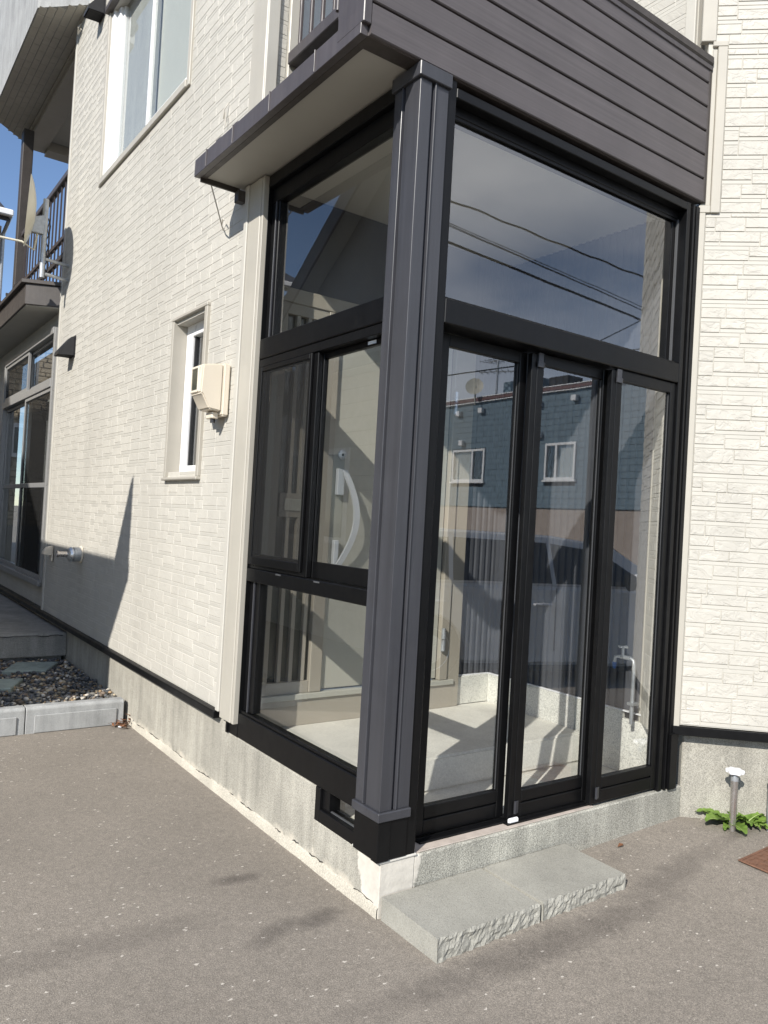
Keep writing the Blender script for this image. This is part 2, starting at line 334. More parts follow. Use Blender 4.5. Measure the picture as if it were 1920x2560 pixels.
# ------------------------------------------------------------------ ground
g = MB(); xs = [-300, -6, -3, -1, 0, 1, 2, 3, 5, 300]; zs = [0, 0, 0, 0, 0, .02, .048, .06, .065, .065]
for i in range(len(xs) - 1):
    b = len(g.v); g.v += [(xs[i], -300, zs[i]), (xs[i + 1], -300, zs[i + 1]), (xs[i + 1], 300, zs[i + 1]), (xs[i], 300, zs[i])]; g.f.append((b, b + 1, b + 2, b + 3))
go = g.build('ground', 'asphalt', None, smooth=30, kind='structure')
tag(go, 'grey brown asphalt driveway with pale stone chips and dark stain spots and painted wire shadows')

# ------------------------------------------------------------------ siding generator
ROW = .0758
class Fr:
    def __init__(s, o, u, n): s.o = Vector(o); s.u = Vector(u).normalized(); s.n = Vector(n).normalized()
    def p(s, u, d, z): return s.o + s.u * u + s.n * d + Vector((0, 0, z))
    def mat(s, u, d, z):
        m = Matrix((s.u, s.n, Vector((0, 0, 1)))).transposed().to_4x4(); m.translation = s.p(u, d, z); return m
def rows(u0, u1, z0, z1, holes, r):
    """[(kind,u0,u1,za,zb)] stone faces and the smooth ledges beside them"""
    out = []; k = int((z1 - z0) / ROW + .999)
    for i in range(k):
        za = z0 + i * ROW; zb = min(za + ROW, z1)
        iv = [(u0, u1)]
        for (a, b, c, d) in holes:
            if za < d - .01 and zb > c + .01:
                nv = []
                for (p, q) in iv:
                    if q <= a or p >= b: nv.append((p, q)); continue
                    if a - p > .02: nv.append((p, a))
                    if q - b > .02: nv.append((b, q))
                iv = nv
        mode = r.choice((0, 1))
        for (p, q) in iv:
            u = p - r.choice((0, .05, .1))
            while u < q - .002:
                L = r.choice((.125, .15, .175, .2, .225, .25)); a, b = max(u, p), min(u + L, q); u += L
                if q - b < .03: b = q; u = q
                if b - a < .012: continue
                t = r.random(); mode = 1 - mode if t < .6 else mode
                full = r.random() < .12
                g_ = .0013; lh = .021
                if full: out.append(('f', a + g_, b - g_, za + g_, zb - g_))
                elif mode:
                    out.append(('f', a + g_, b - g_, za + lh + g_, zb - g_)); out.append(('l', a + .0013, b - .0013, za + .0013, za + lh - .001))
                else:
                    out.append(('f', a + g_, b - g_, za + g_, zb - lh - g_)); out.append(('l', a + .0013, b - .0013, zb - lh + .001, zb - .0013))
    return [q for q in out if q[4] - q[3] > .006]
def frust(mb, fr, a, b, za, zb, d, ins):
    ins = min(ins, (b - a) * .3, (zb - za) * .3)
    v = [fr.p(a, 0, za), fr.p(b, 0, za), fr.p(b, 0, zb), fr.p(a, 0, zb), fr.p(a + ins, d, za + ins), fr.p(b - ins, d, za + ins), fr.p(b - ins, d, zb - ins), fr.p(a + ins, d, zb - ins)]
    mb.add(v, [(4, 5, 6, 7), (0, 1, 5, 4), (1, 2, 6, 5), (2, 3, 7, 6), (3, 0, 4, 7)])
_cache = {}
def block_mesh(wd, ht, mat, d, ins):
    k = (round(wd, 4), round(ht, 4), mat)
    if k not in _cache:
        mb = MB(); f0 = Fr((0, 0, 0), (1, 0, 0), (0, 1, 0)); frust(mb, f0, 0, wd, 0, ht, d, ins); me = bpy.data.meshes.new('siding_block'); me.from_pydata(mb.v, [], mb.f)
        bm = bmesh.new(); bm.from_mesh(me); bmesh.ops.recalc_face_normals(bm, faces=bm.faces)
        for f in bm.faces:
            if f.normal.dot(f.calc_center_median() - Vector((wd / 2, -1, ht / 2))) < 0: f.normal_flip()
        bm.to_mesh(me); bm.free(); me.materials.append(M[mat]); _cache[k] = me
    return _cache[k]
def clad(wall, fr, u0, u1, z0, z1, holes, seed, singles, fmat):
    SD = .0048 if 'angled' in fmat else .0020
    r = random.Random(seed); L = rows(u0, u1, z0, z1, holes, r)
    def size(q):
        c = fr.p((q[1] + q[2]) / 2, 0, (q[3] + q[4]) / 2); d = c - CAM; ang = abs(d.normalized().dot(fr.n))
        px = right.dot(d) / fwd.dot(d), down.dot(d) / fwd.dot(d)
        if abs(px[0]) > .51 or abs(px[1]) > .68: return 0
        return (q[2] - q[1]) * (q[4] - q[3]) * ang / d.length_squared
    F = sorted((q for q in L if q[0] == 'f'), key=size, reverse=True)
    for q in F[:singles]:
        o = link('siding_block', block_mesh(q[2] - q[1], q[4] - q[3], fmat, SD, .0022), fmat, wall); o.matrix_world = fr.mat(q[1], 0, q[3])
    fm, lm = MB(), MB()
    for q in F[singles:]: frust(fm, fr, *q[1:], SD, .0022)
    for q in L:
        if q[0] == 'l': frust(lm, fr, *q[1:], SD * .55, .0012)
    def fin(mb, name, mat):
        if not mb.f: return
        me = bpy.data.meshes.new(name); me.from_pydata(mb.v, [], mb.f)
        bm = bmesh.new(); bm.from_mesh(me); bm.normal_update()
        for i in range(0, len(bm.faces), 5):
            pass
        bm.faces.ensure_lookup_table()
        if bm.faces[0].normal.dot(fr.n) < 0:
            for f in bm.faces: f.normal_flip()
        bm.to_mesh(me); bm.free()
        link(name, me, mat, wall, 'stuff')
    fin(fm, 'siding_blocks', fmat); fin(lm, 'siding_ledges', 'siding_flat')

# ------------------------------------------------------------------ the house
XW = -.02                         # face of the side wall's boards
house = thing('house', 'cream house with stone-pattern siding walls on a grey concrete foundation', 'house')
H1 = (2.53, 4.53, 4.30, 5.76); H2 = (1.968, 2.478, 1.738, 2.69)
def wallbox(mb, holes, u0, u1, z0, z1, put):
    us = sorted({u0, u1, *[h[0] for h in holes], *[h[1] for h in holes]}); zz = sorted({z0, z1, *[h[2] for h in holes], *[h[3] for h in holes]})
    for a, b in zip(us, us[1:]):
        for c, d in zip(zz, zz[1:]):
            if not any(a >= h[0] - 1e-6 and b <= h[1] + 1e-6 and c >= h[2] - 1e-6 and d <= h[3] + 1e-6 for h in holes): put(mb, a, b, c, d)
mb = MB(); wallbox(mb, [H1, H2], 1.36, 5.745, .452, 8.2, lambda m, a, b, c, d: m.box(XW, XW + .16, a, b, c, d))
side_wall = mb.build('wall', 'siding_flat', house); side_wall['label'] = 'long cream side wall with narrow white window'
frS = Fr((XW, 0, 0), (0, 1, 0), (-1, 0, 0))
clad(side_wall, frS, 1.50, 5.715, .455, 7.6, [H1, H2], 3, 190, 'siding_face')
# angled wall right of the porch
A43 = R(43); wu = Vector((math.cos(A43), -math.sin(A43), 0)); wnm = Vector((-math.sin(A43), -math.cos(A43), 0))
P0 = Vector((1.858, .006, 0))
frA = Fr(P0, wu, wnm)
am = MB(); am.obox(frA.p(0, 0, .537), wu * 1.5, -wnm * .16, (0, 0, 7.6))
angled = am.build('wall', 'siding_flat', house); angled['label'] = 'bright cream wall set at an angle right of the porch'
clad(angled, frA, .028, 1.5, .54, 3.212, [], 11, 100, 'siding_face_angled')
clad(angled, frA, .098, 1.5, 3.216, 4.08, [], 12, 40, 'siding_face_angled')
clad(angled, frA, .036, 1.5, 4.084, 6.4, [(-1, .098, 4.0, 4.12)], 13, 20, 'siding_face_angled')
# wing wall beyond the side wall
HW = (5.93, 8.65, .69, 3.27)
mb = MB(); wallbox(mb, [HW], 5.775, 10.5, .452, 3.62, lambda m, a, b, c, d: m.box(.02, .18, a, b, c, d))
wing = mb.build('wall', 'siding_flat', house); wing['label'] = 'shaded wing wall around the tall terrace window'
clad(wing, Fr((.02, 0, 0), (0, 1, 0), (-1, 0, 0)), 5.79, 10.5, .455, 3.47, [HW], 5, 0, 'siding_face')
# upper set-back walls around the balcony
mb = MB(); wallbox(mb, [(.141, 1.55, 3.5, 5.6)], .1405, 1.858, 3.44, 8.2, lambda m, a, b, c, d: m.box(a, b, 1.40, 1.56, c, d))
back = mb.build('wall', 'siding_flat', house); back['label'] = 'upper cream wall set back behind the balcony'
clad(back, Fr((0, 1.36, 0), (1, 0, 0), (0, -1, 0)), .032, .086, 3.44, 7.0, [], 21, 0, 'siding_face')
clad(back, Fr((0, 1.40, 0), (1, 0, 0), (0, -1, 0)), .145, 1.85, 3.44, 7.0, [(.14, 1.56, 3.4, 5.62)], 21, 0, 'siding_face')
mb = MB(); mb.box(1.858, 2.02, .075, 1.65, 3.44, 8.2)
sidewl = mb.build('wall', 'siding_flat', house); sidewl['label'] = 'upper cream wall closing the balcony on the right'
clad(sidewl, Fr((1.858, 0, 0), (0, 1, 0), (-1, 0, 0)), .145, 1.39, 3.44, 7.0, [], 22, 0, 'siding_face')
# corner trims
def trim(name, mat, *b, bev=.004): return box(name, mat, house, *b, bev=bev)
trim('corner_trim', 'siding_flat', XW - .022, XW - .001, 1.456, 1.497, .448, 3.262)
trim('corner_trim', 'trim_beige', XW - .014, XW + .02, 1.318, 1.4535, .42, 3.262)
trim('corner_trim', 'trim_beige', XW - .010, XW + .02, 1.290, 1.314, .42, 3.262, bev=.002)
trim('corner_trim', 'trim_beige', XW - .018, XW - .001, 1.3595, 1.535, 3.39, 8.2)
trim('corner_trim', 'siding_flat', XW - .018, .03, 1.342, 1.359, 3.40, 8.2)
trim('corner_trim', 'siding_flat', XW - .012, XW + .06, 5.718, 5.772, .45, 6.9)
def ang_trim(u0, u1, z0, z1, d, mat='trim_beige'): mb = MB(); mb.obox(frA.p(u0, -.02, z0), wu * (u1 - u0), wnm * (d + .02), (0, 0, z1 - z0)); return mb.build('corner_trim', mat, house, .003)
ang_trim(-.013, .024, .53, 3.212, .016); ang_trim(-.013, .046, 3.2125, 3.252, .016); ang_trim(.0465, .094, 3.2125, 4.09, .018); ang_trim(.022, .046, 3.2525, 4.08, .008); ang_trim(.02, .094, 4.0905, 4.118, .018); ang_trim(-.04, .033, 4.1185, 8.0, .016)
mb = MB(); mb.box(1.835, 1.8575, .08, .14, 4.0, 8.0); mb.build('corner_trim', 'siding_flat', house, .004)
# black base flashings
mb = MB(); mb.prism([(XW - .03, .445), (XW - .03, .405), (XW + .06, .405), (XW + .06, .451), (XW - .012, .451)], 1.49, 10.4, lambda a, b, c: (a, c, b)); mb.build('base_flashing', 'black_aluminium', house, .003)
mb = MB(); mb.obox(frA.p(-.012, -.08, .488), wu * 1.5, wnm * .105, (0, 0, .046)); mb.build('base_flashing', 'black_aluminium', house, .003)
# foundations
mb = MB(); mb.prism([(.0, -.25), (.30, -.25), (.30, .404), (.0, .404)], 1.405, 10.4, lambda a, b, c: (a + .0, c, b)); mb.build('foundation', 'foundation', house, .006)
mb = MB(); mb.obox(frA.p(.06, -.05, -.2), wu * 1.45, -wnm * .2, (0, 0, .69)); mb.build('foundation', 'foundation_plain', house, .006)
# upper window
def sash_window(par, name, y0, y1, z0, z1):
    win = MB()
    X = XW
    fo = .045
    win.box(X - .016, X + .02, y0 - fo, y0 + .002, z0 - fo, z1 + fo); win.box(X - .016, X + .02, y1 - .002, y1 + fo, z0 - fo, z1 + fo)
    win.box(X - .024, X + .02, y0 + .0025, y1 - .0025, z0 - fo, z0 + .006)
    return win.build(name, 'trim_beige', par, .003)
wd = sash_window(house, 'window', *H1); wd['label'] = 'large white upstairs window with drawn cream blind'
y0, y1, z0, z1 = H1
box('window_hood', 'dark_brown_metal', wd, XW - .05, XW + .02, y0 - .045, y1 + .045, z1 + .002, z1 + .045)
mb = MB(); mb.box(XW + .004, XW + .13, y1 - .07, y1, z0, z1); mb.build('jamb', 'white_frame', wd, .004)
mb = MB(); mb.box(XW + .03, XW + .13, y1 - .16, y1 - .072, z0 + .03, z1); mb.build('jamb', 'white_frame', wd, .006)
mb = MB(); mb.box(XW + .0, XW + .13, y0, y0 + .05, z0, z1); mb.build('jamb', 'white_frame', wd, .004)
mb = MB(); mb.box(XW + .0, XW + .13, y0 + .052, y1 - .162, z0, z0 + .035); mb.build('sill', 'white_frame', wd, .004)
box('pane', 'window_glass', wd, XW + .075, XW + .081, y0 + 1.0, y1 - .19, z0 + .05, z1, bev=0)
mb = MB(); a, b = y0 + .06, y0 + .94
for q in ((a, a + .04, z0 + .036, z1), (b - .04, b, z0 + .036, z1), (a + .041, b - .041, z0 + .036, z0 + .085)): mb.box(XW + .022, XW + .052, *q)
s1 = mb.build('sash', 'white_frame', wd, .003)
box('pane', 'window_glass', s1, XW + .036, XW + .042, a + .041, b - .041, z0 + .086, z1, bev=0)
box('blind', 'blind_cream', wd, XW + .1, XW + .11, a, b + .02, z0 + .04, z1, bev=0)
mb = MB(); mb.box(XW + .056, XW + .094, b + .0, b + .05, z0 + .036, z1); mb.box(XW + .056, XW + .094, y1 - .19, y1 - .163, z0 + .036, z1); mb.box(XW + .056, XW + .094, b + .051, y1 - .191, z0 + .036, z0 + .055); mb.build('sash', 'white_frame', wd, .003)
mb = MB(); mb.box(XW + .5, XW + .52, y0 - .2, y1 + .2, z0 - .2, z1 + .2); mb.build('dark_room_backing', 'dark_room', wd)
box('lace_curtain', 'cloth_white', wd, XW + .096, XW + .10, b + .052, y1 - .17, z0 + .02, z1, bev=0)
# narrow window
y0, y1, z0, z1 = H2
win = MB(); X = XW
win.box(X - .022, X + .11, y1 - .004, y1 + .026, z0 - .03, z1 + .02)
w2 = win.build('window', 'trim_taupe', house, .003); w2['label'] = 'narrow white window in a deep taupe surround'
box('jamb', 'trim_taupe', w2, X - .022, X + .11, y0 - .036, y0 + .004, z0 - .03, z1 + .02, bev=.003)
box('head', 'trim_taupe', w2, X - .024, X + .11, y0 - .038, y1 + .028, z1 + .0205, z1 + .04, bev=.003)
box('sill', 'trim_taupe', w2, X - .034, X + .11, y0 - .038, y1 + .032, z0 - .050, z0 - .0305, bev=.005)
mb = MB(); mb.box(X + .07, X + .12, y1 - .10, y1 - .0045, z0 - .029, z1 + .019); mb.box(X + .07, X + .12, y0 + .0045, y0 + .06, z0 - .029, z1 + .019); mb.box(X + .07, X + .12, y0 + .061, y1 - .101, z0 - .029, z0 + .05); mb.box(X + .07, X + .12, y0 + .061, y1 - .101, z1 - .075, z1 + .019)
mb.build('frame', 'white_frame', w2, .004)
mb = MB(); mb.box(X + .086, X + .118, y1 - .118, y1 - .101, z0 + .051, z1 - .076); mb.box(X + .086, X + .118, y0 + .061, y0 + .08, z0 + .051, z1 - .076); mb.build('gasket', 'black_plastic', w2)
box('pane', 'window_glass', w2, X + .10, X + .106, y0 + .0805, y1 - .1185, z0 + .051, z1 - .076, bev=0)
mb = MB(); N = 40
for i in range(N):
    ya = y0 + .03 + (y1 - y0 - .06) * i / N; yb = y0 + .03 + (y1 - y0 - .06) * (i + 1) / N; f = lambda q: X + .16 + .014 * math.sin(q * 90) + .006 * math.sin(q * 41)
    mb.add([(f(ya), ya, z0), (f(yb), yb, z0), (f(yb), yb, z1), (f(ya), ya, z1)], [(0, 1, 2, 3)])
mb.build('curtain', 'cloth_white', w2, smooth=60)
# tall terrace window of the wing
y0, y1, z0, z1 = HW
tw = MB()
tw.box(-.03, .10, y0 - .03, y0 + .03, z0, z1); tw.box(-.03, .10, y1 - .03, y1 + .03, z0, z1); tw.box(-.035, .10, y0 + .031, y1 - .031, z1 - .05, z1 + .02); tw.box(-.04, .10, y0 + .031, y1 - .031, z0 - .03, z0 + .03); tw.box(-.035, .10, y0 + .031, y1 - .031, 2.68, 2.76)
tw = tw.build('window', 'silver_frame', house, .004); tw['label'] = 'tall silver framed terrace window with dark insect screens'
def tsash(a, b, c, d, x, name='sash', bars=()):
    mb = MB(); t = .035
    mb.box(x, x + .03, a, a + t, c, d); mb.box(x, x + .03, b - t, b, c, d); mb.box(x, x + .03, a + t + .0005, b - t - .0005, d - t, d); mb.box(x, x + .03, a + t + .0005, b - t - .0005, c, c + t * 1.3)
    for z in bars: mb.box(x + .001, x + .029, a + t + .001, b - t - .001, z, z + .05)
    s = mb.build(name, 'silver_frame', tw, .003)
    zs_ = [c + t * 1.3, *[q for z in bars for q in (z, z + .05)], d - t]
    return s, [(zs_[i], zs_[i + 1]) for i in range(0, len(zs_), 2)]
for (a, b, c, d, x, scr, bars) in ((y0 + .033, 7.27, z0 + .032, 2.675, -.02, True, (1.66,)), (7.20, y1 - .033, z0 + .032, 2.675, .02, False, (1.66,)), (y0 + .033, 7.27, 2.765, z1 - .052, .02, False, ()), (7.20, y1 - .033, 2.765, z1 - .052, -.02, True, ())):
    s, gaps = tsash(a, b, c, d, x, 'sash', bars)
    for (p, q) in gaps:
        if scr: box('screen', 'insect_screen', s, x + .008, x + .011, a + .036, b - .036, p + .001, q - .001, bev=0)
        box('pane', 'window_glass', s, x + .018, x + .023, a + .036, b - .036, p + .001, q - .001, bev=0)
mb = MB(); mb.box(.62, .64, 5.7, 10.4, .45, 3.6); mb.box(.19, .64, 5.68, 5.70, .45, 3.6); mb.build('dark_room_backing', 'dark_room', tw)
mb = MB(); mb.box(.22, .24, 7.0, 7.25, .7, 2.7); mb.build('curtain', 'cloth_white', tw)
# balcony window upstairs
bwn = MB(); bwn.box(.087, .143, 1.335, 1.3595, 3.42, 5.7); bwn = bwn.build('window', 'trim_beige', house, .004); bwn['label'] = 'balcony window behind the brown railing bars'
box('frame', 'white_frame', bwn, .1435, .17, 1.37, 1.42, 3.45, 5.6, bev=.003); box('frame', 'white_frame', bwn, 1.52, 1.549, 1.37, 1.42, 3.45, 5.6); box('pane', 'window_glass', bwn, .171, 1.519, 1.39, 1.396, 3.45, 5.6, bev=0)
box('blind', 'cloth_white', bwn, .15, 1.54, 1.50, 1.51, 3.45, 5.6, bev=0)
# canopy over the terrace window with a railing terrace on top
cnp = MB(); cnp.prism([(.019, 5.785), (-.32, 5.94), (-.32, 10.4), (.019, 10.4)], 3.455, 3.66); cnp = cnp.build('canopy', 'dark_brown_metal', house, .004); cnp['label'] = 'dark brown canopy box over the terrace window'
mb = MB(); mb.prism([(.018, 5.80), (-.30, 5.965), (-.30, 10.39), (.018, 10.39)], 3.447, 3.4545); mb.build('soffit', 'soffit_white', cnp)
mb = MB(); mb.prism([(.019, 5.765), (-.36, 5.93), (-.36, 10.4), (.019, 10.4)], 3.6605, 3.70); mb.build('roof_edge', 'dark_brown_metal', cnp, .004)
for i in range(6): box('roof_seam', 'dark_brown_metal', cnp, -.365, .0, 6.35 + i * .42, 6.37 + i * .42, 3.7005, 3.73)
rl = thing('terrace_railing', 'brown barred railing on the terrace over the canopy', 'railing')
box('top_rail', 'brown_metal', rl, -.02, .04, 5.80, 8.16, 4.80, 4.86, bev=.006); box('bottom_rail', 'dark_brown_metal', rl, -.01, .03, 5.80, 8.16, 3.98, 4.03); box('middle_rail', 'rail_brown', rl, -.008, .028, 5.80, 8.16, 4.18, 4.22)
yy = 5.84
while yy < 8.14: box('bar', 'rail_brown', rl, .002, .017, yy, yy + .015, 3.71, 4.799, bev=0); yy += .165
box('corner_post', 'dark_brown_metal', rl, -.06, .06, 8.17, 8.32, 3.71, 6.16, bev=.006); rebase(rl, (.01, 7, 3.7))
# roof overhang above the terrace
ov = MB(); ov.prism([(.03, 5.27), (-.41, 5.71), (-.41, 8.34), (.03, 8.78), (.03, 8.8), (3.2, 8.8), (3.2, 5.27)], 6.25, 7.9); ov = ov.build('roof_overhang', 'kerb_concrete', house); ov['label'] = 'grey faced overhang with siding underside over the terrace'
um = MB(); f0 = Fr((0, 0, 0), (0, 1, 0), (0, 0, -1)); r_ = random.Random(4)
for i in range(6):
    xa = -.40 + i * .0715; u = 5.3
    while u < 8.75:
        L = r_.choice((.15, .2, .25)); a, b = u, u + L; u += L
        lo = 5.30 + max(0, .03 - xa - .07) ; hi = 8.75 - max(0, .03 - xa - .07)
        a, b = max(a, lo), min(b, hi)
        if b - a < .05: continue
        h = .0655
        um.add([(xa + .003, a + .003, 6.2495), (xa + .003 + h, a + .003, 6.2495), (xa + .003 + h, b - .003, 6.2495), (xa + .003, b - .003, 6.2495), (xa + .006, a + .006, 6.2462), (xa + h, a + .006, 6.2462), (xa + h, b - .006, 6.2462), (xa + .006, b - .006, 6.2462)], [(4, 5, 6, 7), (0, 1, 5, 4), (1, 2, 6, 5), (2, 3, 7, 6), (3, 0, 4, 7)])
um.build('siding_blocks', 'siding_face', ov, kind='stuff')
box('edge_trim', 'trim_beige', ov, .03, .06, 5.78, 8.78, 6.215, 6.2495); box('beam', 'trim_taupe', ov, .061, .30, 5.78, 8.78, 6.17, 6.2495); box('soffit', 'soffit_white', ov, .31, 3.1, 5.78, 8.5, 6.235, 6.2495); box('beam', 'trim_taupe', ov, .301, 3.1, 8.55, 8.78, 6.13, 6.2495); box('beam', 'trim_taupe', ov, .9, 1.1, 5.78, 8.54, 6.13, 6.2345)
hk = MB(); pts = [(.42, 6.8, 6.235), (.42, 6.8, 5.72)] + [(.42 + 0 * t, 6.8 - .09 + .09 * math.cos(t), 5.70 - .09 * math.sin(t)) for t in [i * math.pi / 8 for i in range(9)]] + [(.42, 6.62, 5.78)]
hk = hk.tube(pts, .011, 8).build('pole_hook', 'rail_brown', smooth=40); tag(hk, 'dark metal hook hanging under the terrace overhang', 'hook')

# ------------------------------------------------------------------ porch base, floor, inner walls
pf = thing('porch_foundation', 'speckled concrete foundation under the black glazed porch', 'foundation')
mb = MB(); mb.prism([(0, -.3), (.16, -.3), (.16, .349), (0, .349)], .495, 1.4045, lambda a, b, c: (a, c, b)); mb.build('side_wall', 'foundation', pf, .005)
mb = MB(); mb.prism([(0, -.3), (.16, -.3), (.16, .206), (0, .206)], .0, .4945, lambda a, b, c: (a, c, b)); mb.build('side_wall', 'foundation', pf, .004)
fm = MB(); N = 150
for i in range(N + 1):
    y = .0 + 3.0 * i / N; zt = .046 + .014 * noise.fractal(Vector((y * 3.1, 2.2, 0)), 1, 2, 5) + .006 * noise.noise(Vector((y * 17, 5, 1))); xo = -.008 - .004 * noise.noise(Vector((y * 6, 9, 3)))
    fm.v += [(xo, y, -.05), (xo, y, zt - .006), (xo + .006, y, zt), (.004, y, zt + .004)]
for i in range(N):
    for k in range(3): a = 4 * i + k; fm.f.append((a, a + 4, a + 5, a + 1))
fm.build('footing', 'footing_mortar', pf, smooth=60)
ck = MB(); rk = random.Random(17); y = .03
while y < 2.9:
    L = rk.uniform(.04, .22); n_ = max(3, int(L / .02)); 
    ck.tube([(-.0035, y + L * i / n_, .052 + .014 * noise.fractal(Vector(((y + L * i / n_) * 3.1, 2.2, 0)), 1, 2, 5) + rk.uniform(-.004, .004)) for i in range(n_ + 1)], [.0008 + .0022 * rk.random() ** 2 for _ in range(n_ + 1)], 5); y += L + rk.uniform(.03, .25)
ck.build('crack', 'dark_room', pf, kind='stuff')
def rough_face(poly_fn, nu, nz, amp, freq, seed):
    mb = MB(); k = nu + 1
    for j in range(nz + 1):
        for i in range(nu + 1):
            mb.v.append(poly_fn(i / nu, j / nz, amp * (noise.fractal(Vector((i / nu * freq, j / nz * 2.2, seed)), 1, 2, 5)) if 0 < i < nu and 0 < j < nz else 0))
    for j in range(nz):
        for i in range(nu): a = j * k + i; mb.f.append((a, a + 1, a + k + 1, a + k))
    return mb
mb = MB(); mb.box(.1605, 1.95, .0005, .14, -.3, .2063); mb.build('front_wall', 'foundation_front', pf, .006)
mb = MB(); mb.box(.0, .160, -.0015, -.0001, -.3, .2063); mb.build('front_facing', 'foundation_front', pf)
box('white_caulk', 'mortar_patch', pf, -.008, .17, -.006, .19, .2065, .2165, bev=.003)
box('sill_plate', 'sill_plate', pf, .172, 1.25, .012, .105, .2072, .2115, bev=.001); rebase(pf, (.9, .1, 0))
fl = thing('porch_floor', 'pale concrete porch floor with one raised step', 'floor'); fl['kind'] = 'structure'; del fl['category']
box('lower_floor', 'porch_concrete', fl, .165, 1.84, .142, 1.0, -.1, .203, bev=0)
mb = MB(); mb.prism([(.53, .2035), (.575, .355), (1.39, .355), (1.39, .2035)], .165, 1.838, lambda a, b, c: (c, a, b)); mb.build('step', 'porch_concrete', fl, .012, seg=2)
rebase(fl, (.9, .7, .2))
cw = thing('corrugated_wall', 'dark grey corrugated steel wall inside the porch behind the doors', 'wall')
def corr(n, pitch, d, fn, z0, z1):
    pr_ = []
    for i in range(n): u = i * pitch; pr_ += [(u, 0), (u + pitch * .42, 0), (u + pitch * .5, d), (u + pitch * .92, d)]
    pr_.append((n * pitch, 0)); mb = MB()
    for (u, dd) in pr_: mb.v += [fn(u, dd, z0), fn(u, dd, z1)]
    for i in range(len(pr_) - 1): mb.f.append((2 * i, 2 * i + 2, 2 * i + 3, 2 * i + 1))
    return mb
corr(6, .052, .012, lambda u, d, z: (1.556 + u, 1.408 - d, z), .545, 3.262).build('back_sheet', 'corrugated_steel', cw)
corr(24, .052, .012, lambda u, d, z: (1.866 - d, 1.415 - u, z), .545, 3.262).build('side_sheet', 'corrugated_steel', cw)
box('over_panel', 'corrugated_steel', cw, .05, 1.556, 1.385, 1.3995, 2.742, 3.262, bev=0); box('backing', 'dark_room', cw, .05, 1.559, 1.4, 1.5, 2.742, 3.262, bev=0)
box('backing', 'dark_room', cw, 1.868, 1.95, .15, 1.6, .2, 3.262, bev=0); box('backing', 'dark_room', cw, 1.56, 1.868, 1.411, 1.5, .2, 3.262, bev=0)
box('base_strip', 'white_plastic', cw, 1.835, 1.853, .17, 1.39, .538, .5445, bev=0); box('base_strip', 'white_plastic', cw, 1.556, 1.834, 1.39, 1.4, .538, .5445, bev=0)
box('kerb', 'terrazzo_kerb', cw, 1.838, 1.867, .315, 1.4, .2035, .5375, bev=.004); box('kerb', 'terrazzo_kerb', cw, 1.556, 1.8375, 1.38, 1.41, .3555, .5375, bev=.004); rebase(cw, (1.85, .8, .2))
st = thing('siding_stub_wall', 'short shaded strip of cream siding inside the porch beside the right jamb', 'wall')
SA = Vector((1.748, .088, 0)); su = Vector((1.858, .214, 0)) - SA; sn = Vector((-su.y, su.x, 0)).normalized()
mb = MB(); mb.obox(SA + Vector((0, 0, .50)), su, -sn * .05, (0, 0, 2.762)); mb.build('core', 'siding_flat', st, .002)
clad(st, Fr(SA, su, sn), .004, su.length - .012, .50, 3.262, [], 31, 0, 'siding_face'); mb = MB(); mb.obox(SA + su + sn * .001 - su.normalized() * .012 + Vector((0, 0, .5)), su.normalized() * .014, sn * .006, (0, 0, 2.762)); mb.build('edge_trim', 'trim_beige', st)
box('base_block', 'terrazzo_kerb', st, 1.83, 1.864, .145, .3145, .2035, .4995, bev=.004); rebase(st, (1.83, .15, .2))
cl = box('porch_ceiling', 'porch_ceiling', None, .08, 1.95, .09, 1.45, 3.2625, 3.28, bev=0); tag(cl, 'plain white ceiling board inside the porch', 'ceiling')

# ------------------------------------------------------------------ entry door inside the porch
ed = thing('entry_door', 'beige front door with silver bow handle inside the porch', 'door')
box('skirting', 'door_frame_beige', ed, .05, 1.50, 1.352, 1.40, .3555, .500, bev=.003)
box('threshold', 'door_beige', ed, .05, 1.50, 1.338, 1.40, .5005, .532, bev=.003)
D = 1.372
leaf = box('door_leaf', 'door_beige', ed, .532, 1.372, D, D + .03, .5425, 2.62, bev=.002)
box('gasket', 'black_plastic', ed, .5235, .5315, D + .004, D + .028, .533, 2.62, bev=0)
box('gasket', 'black_plastic', ed, 1.3725, 1.379, D + .004, D + .028, .533, 2.62, bev=0)
box('jamb', 'door_frame_beige', ed, .445, .523, D - .022, D + .028, .533, 2.66, bev=.004)
box('jamb', 'door_frame_beige', ed, 1.3795, 1.445, D - .03, D + .028, .533, 2.66, bev=.004); box('jamb', 'door_frame_beige', ed, 1.4455, 1.555, D - .018, D + .038, .3555, 2.74, bev=.004)
box('head', 'door_frame_beige', ed, .05, 1.445, D - .022, D + .028, 2.6605, 2.74, bev=.004)
box('jamb', 'door_beige', ed, .055, .135, D - .04, D + .028, .533, 2.66, bev=.004); box('jamb', 'door_frame_beige', ed, .1355, .185, D - .022, D + .028, .533, 2.66, bev=.004)
sl = box('sidelight', 'meter_dark', ed, .1855, .4445, D + .016, D + .028, .58, 2.62, bev=0)
for x in (.245, .315, .392): box('bar', 'door_frame_beige', sl, x, x + .024, D - .012, D + .0155, .60, 2.60, bev=.002)
box('bottom_rail', 'door_frame_beige', sl, .1855, .4445, D - .014, D + .0155, .533, .5995, bev=.002); box('top_rail', 'door_frame_beige', sl, .1855, .4445, D - .014, D + .0155, 2.6005, 2.66, bev=.002)
mail = box('mail_panel', 'door_frame_beige', sl, .20, .43, D - .016, D - .0125, 1.50, 1.63, bev=.002); 
box('mail_flap', 'door_beige', ed, .225, .405, D - .022, D - .0165, 1.535, 1.60, bev=.002)
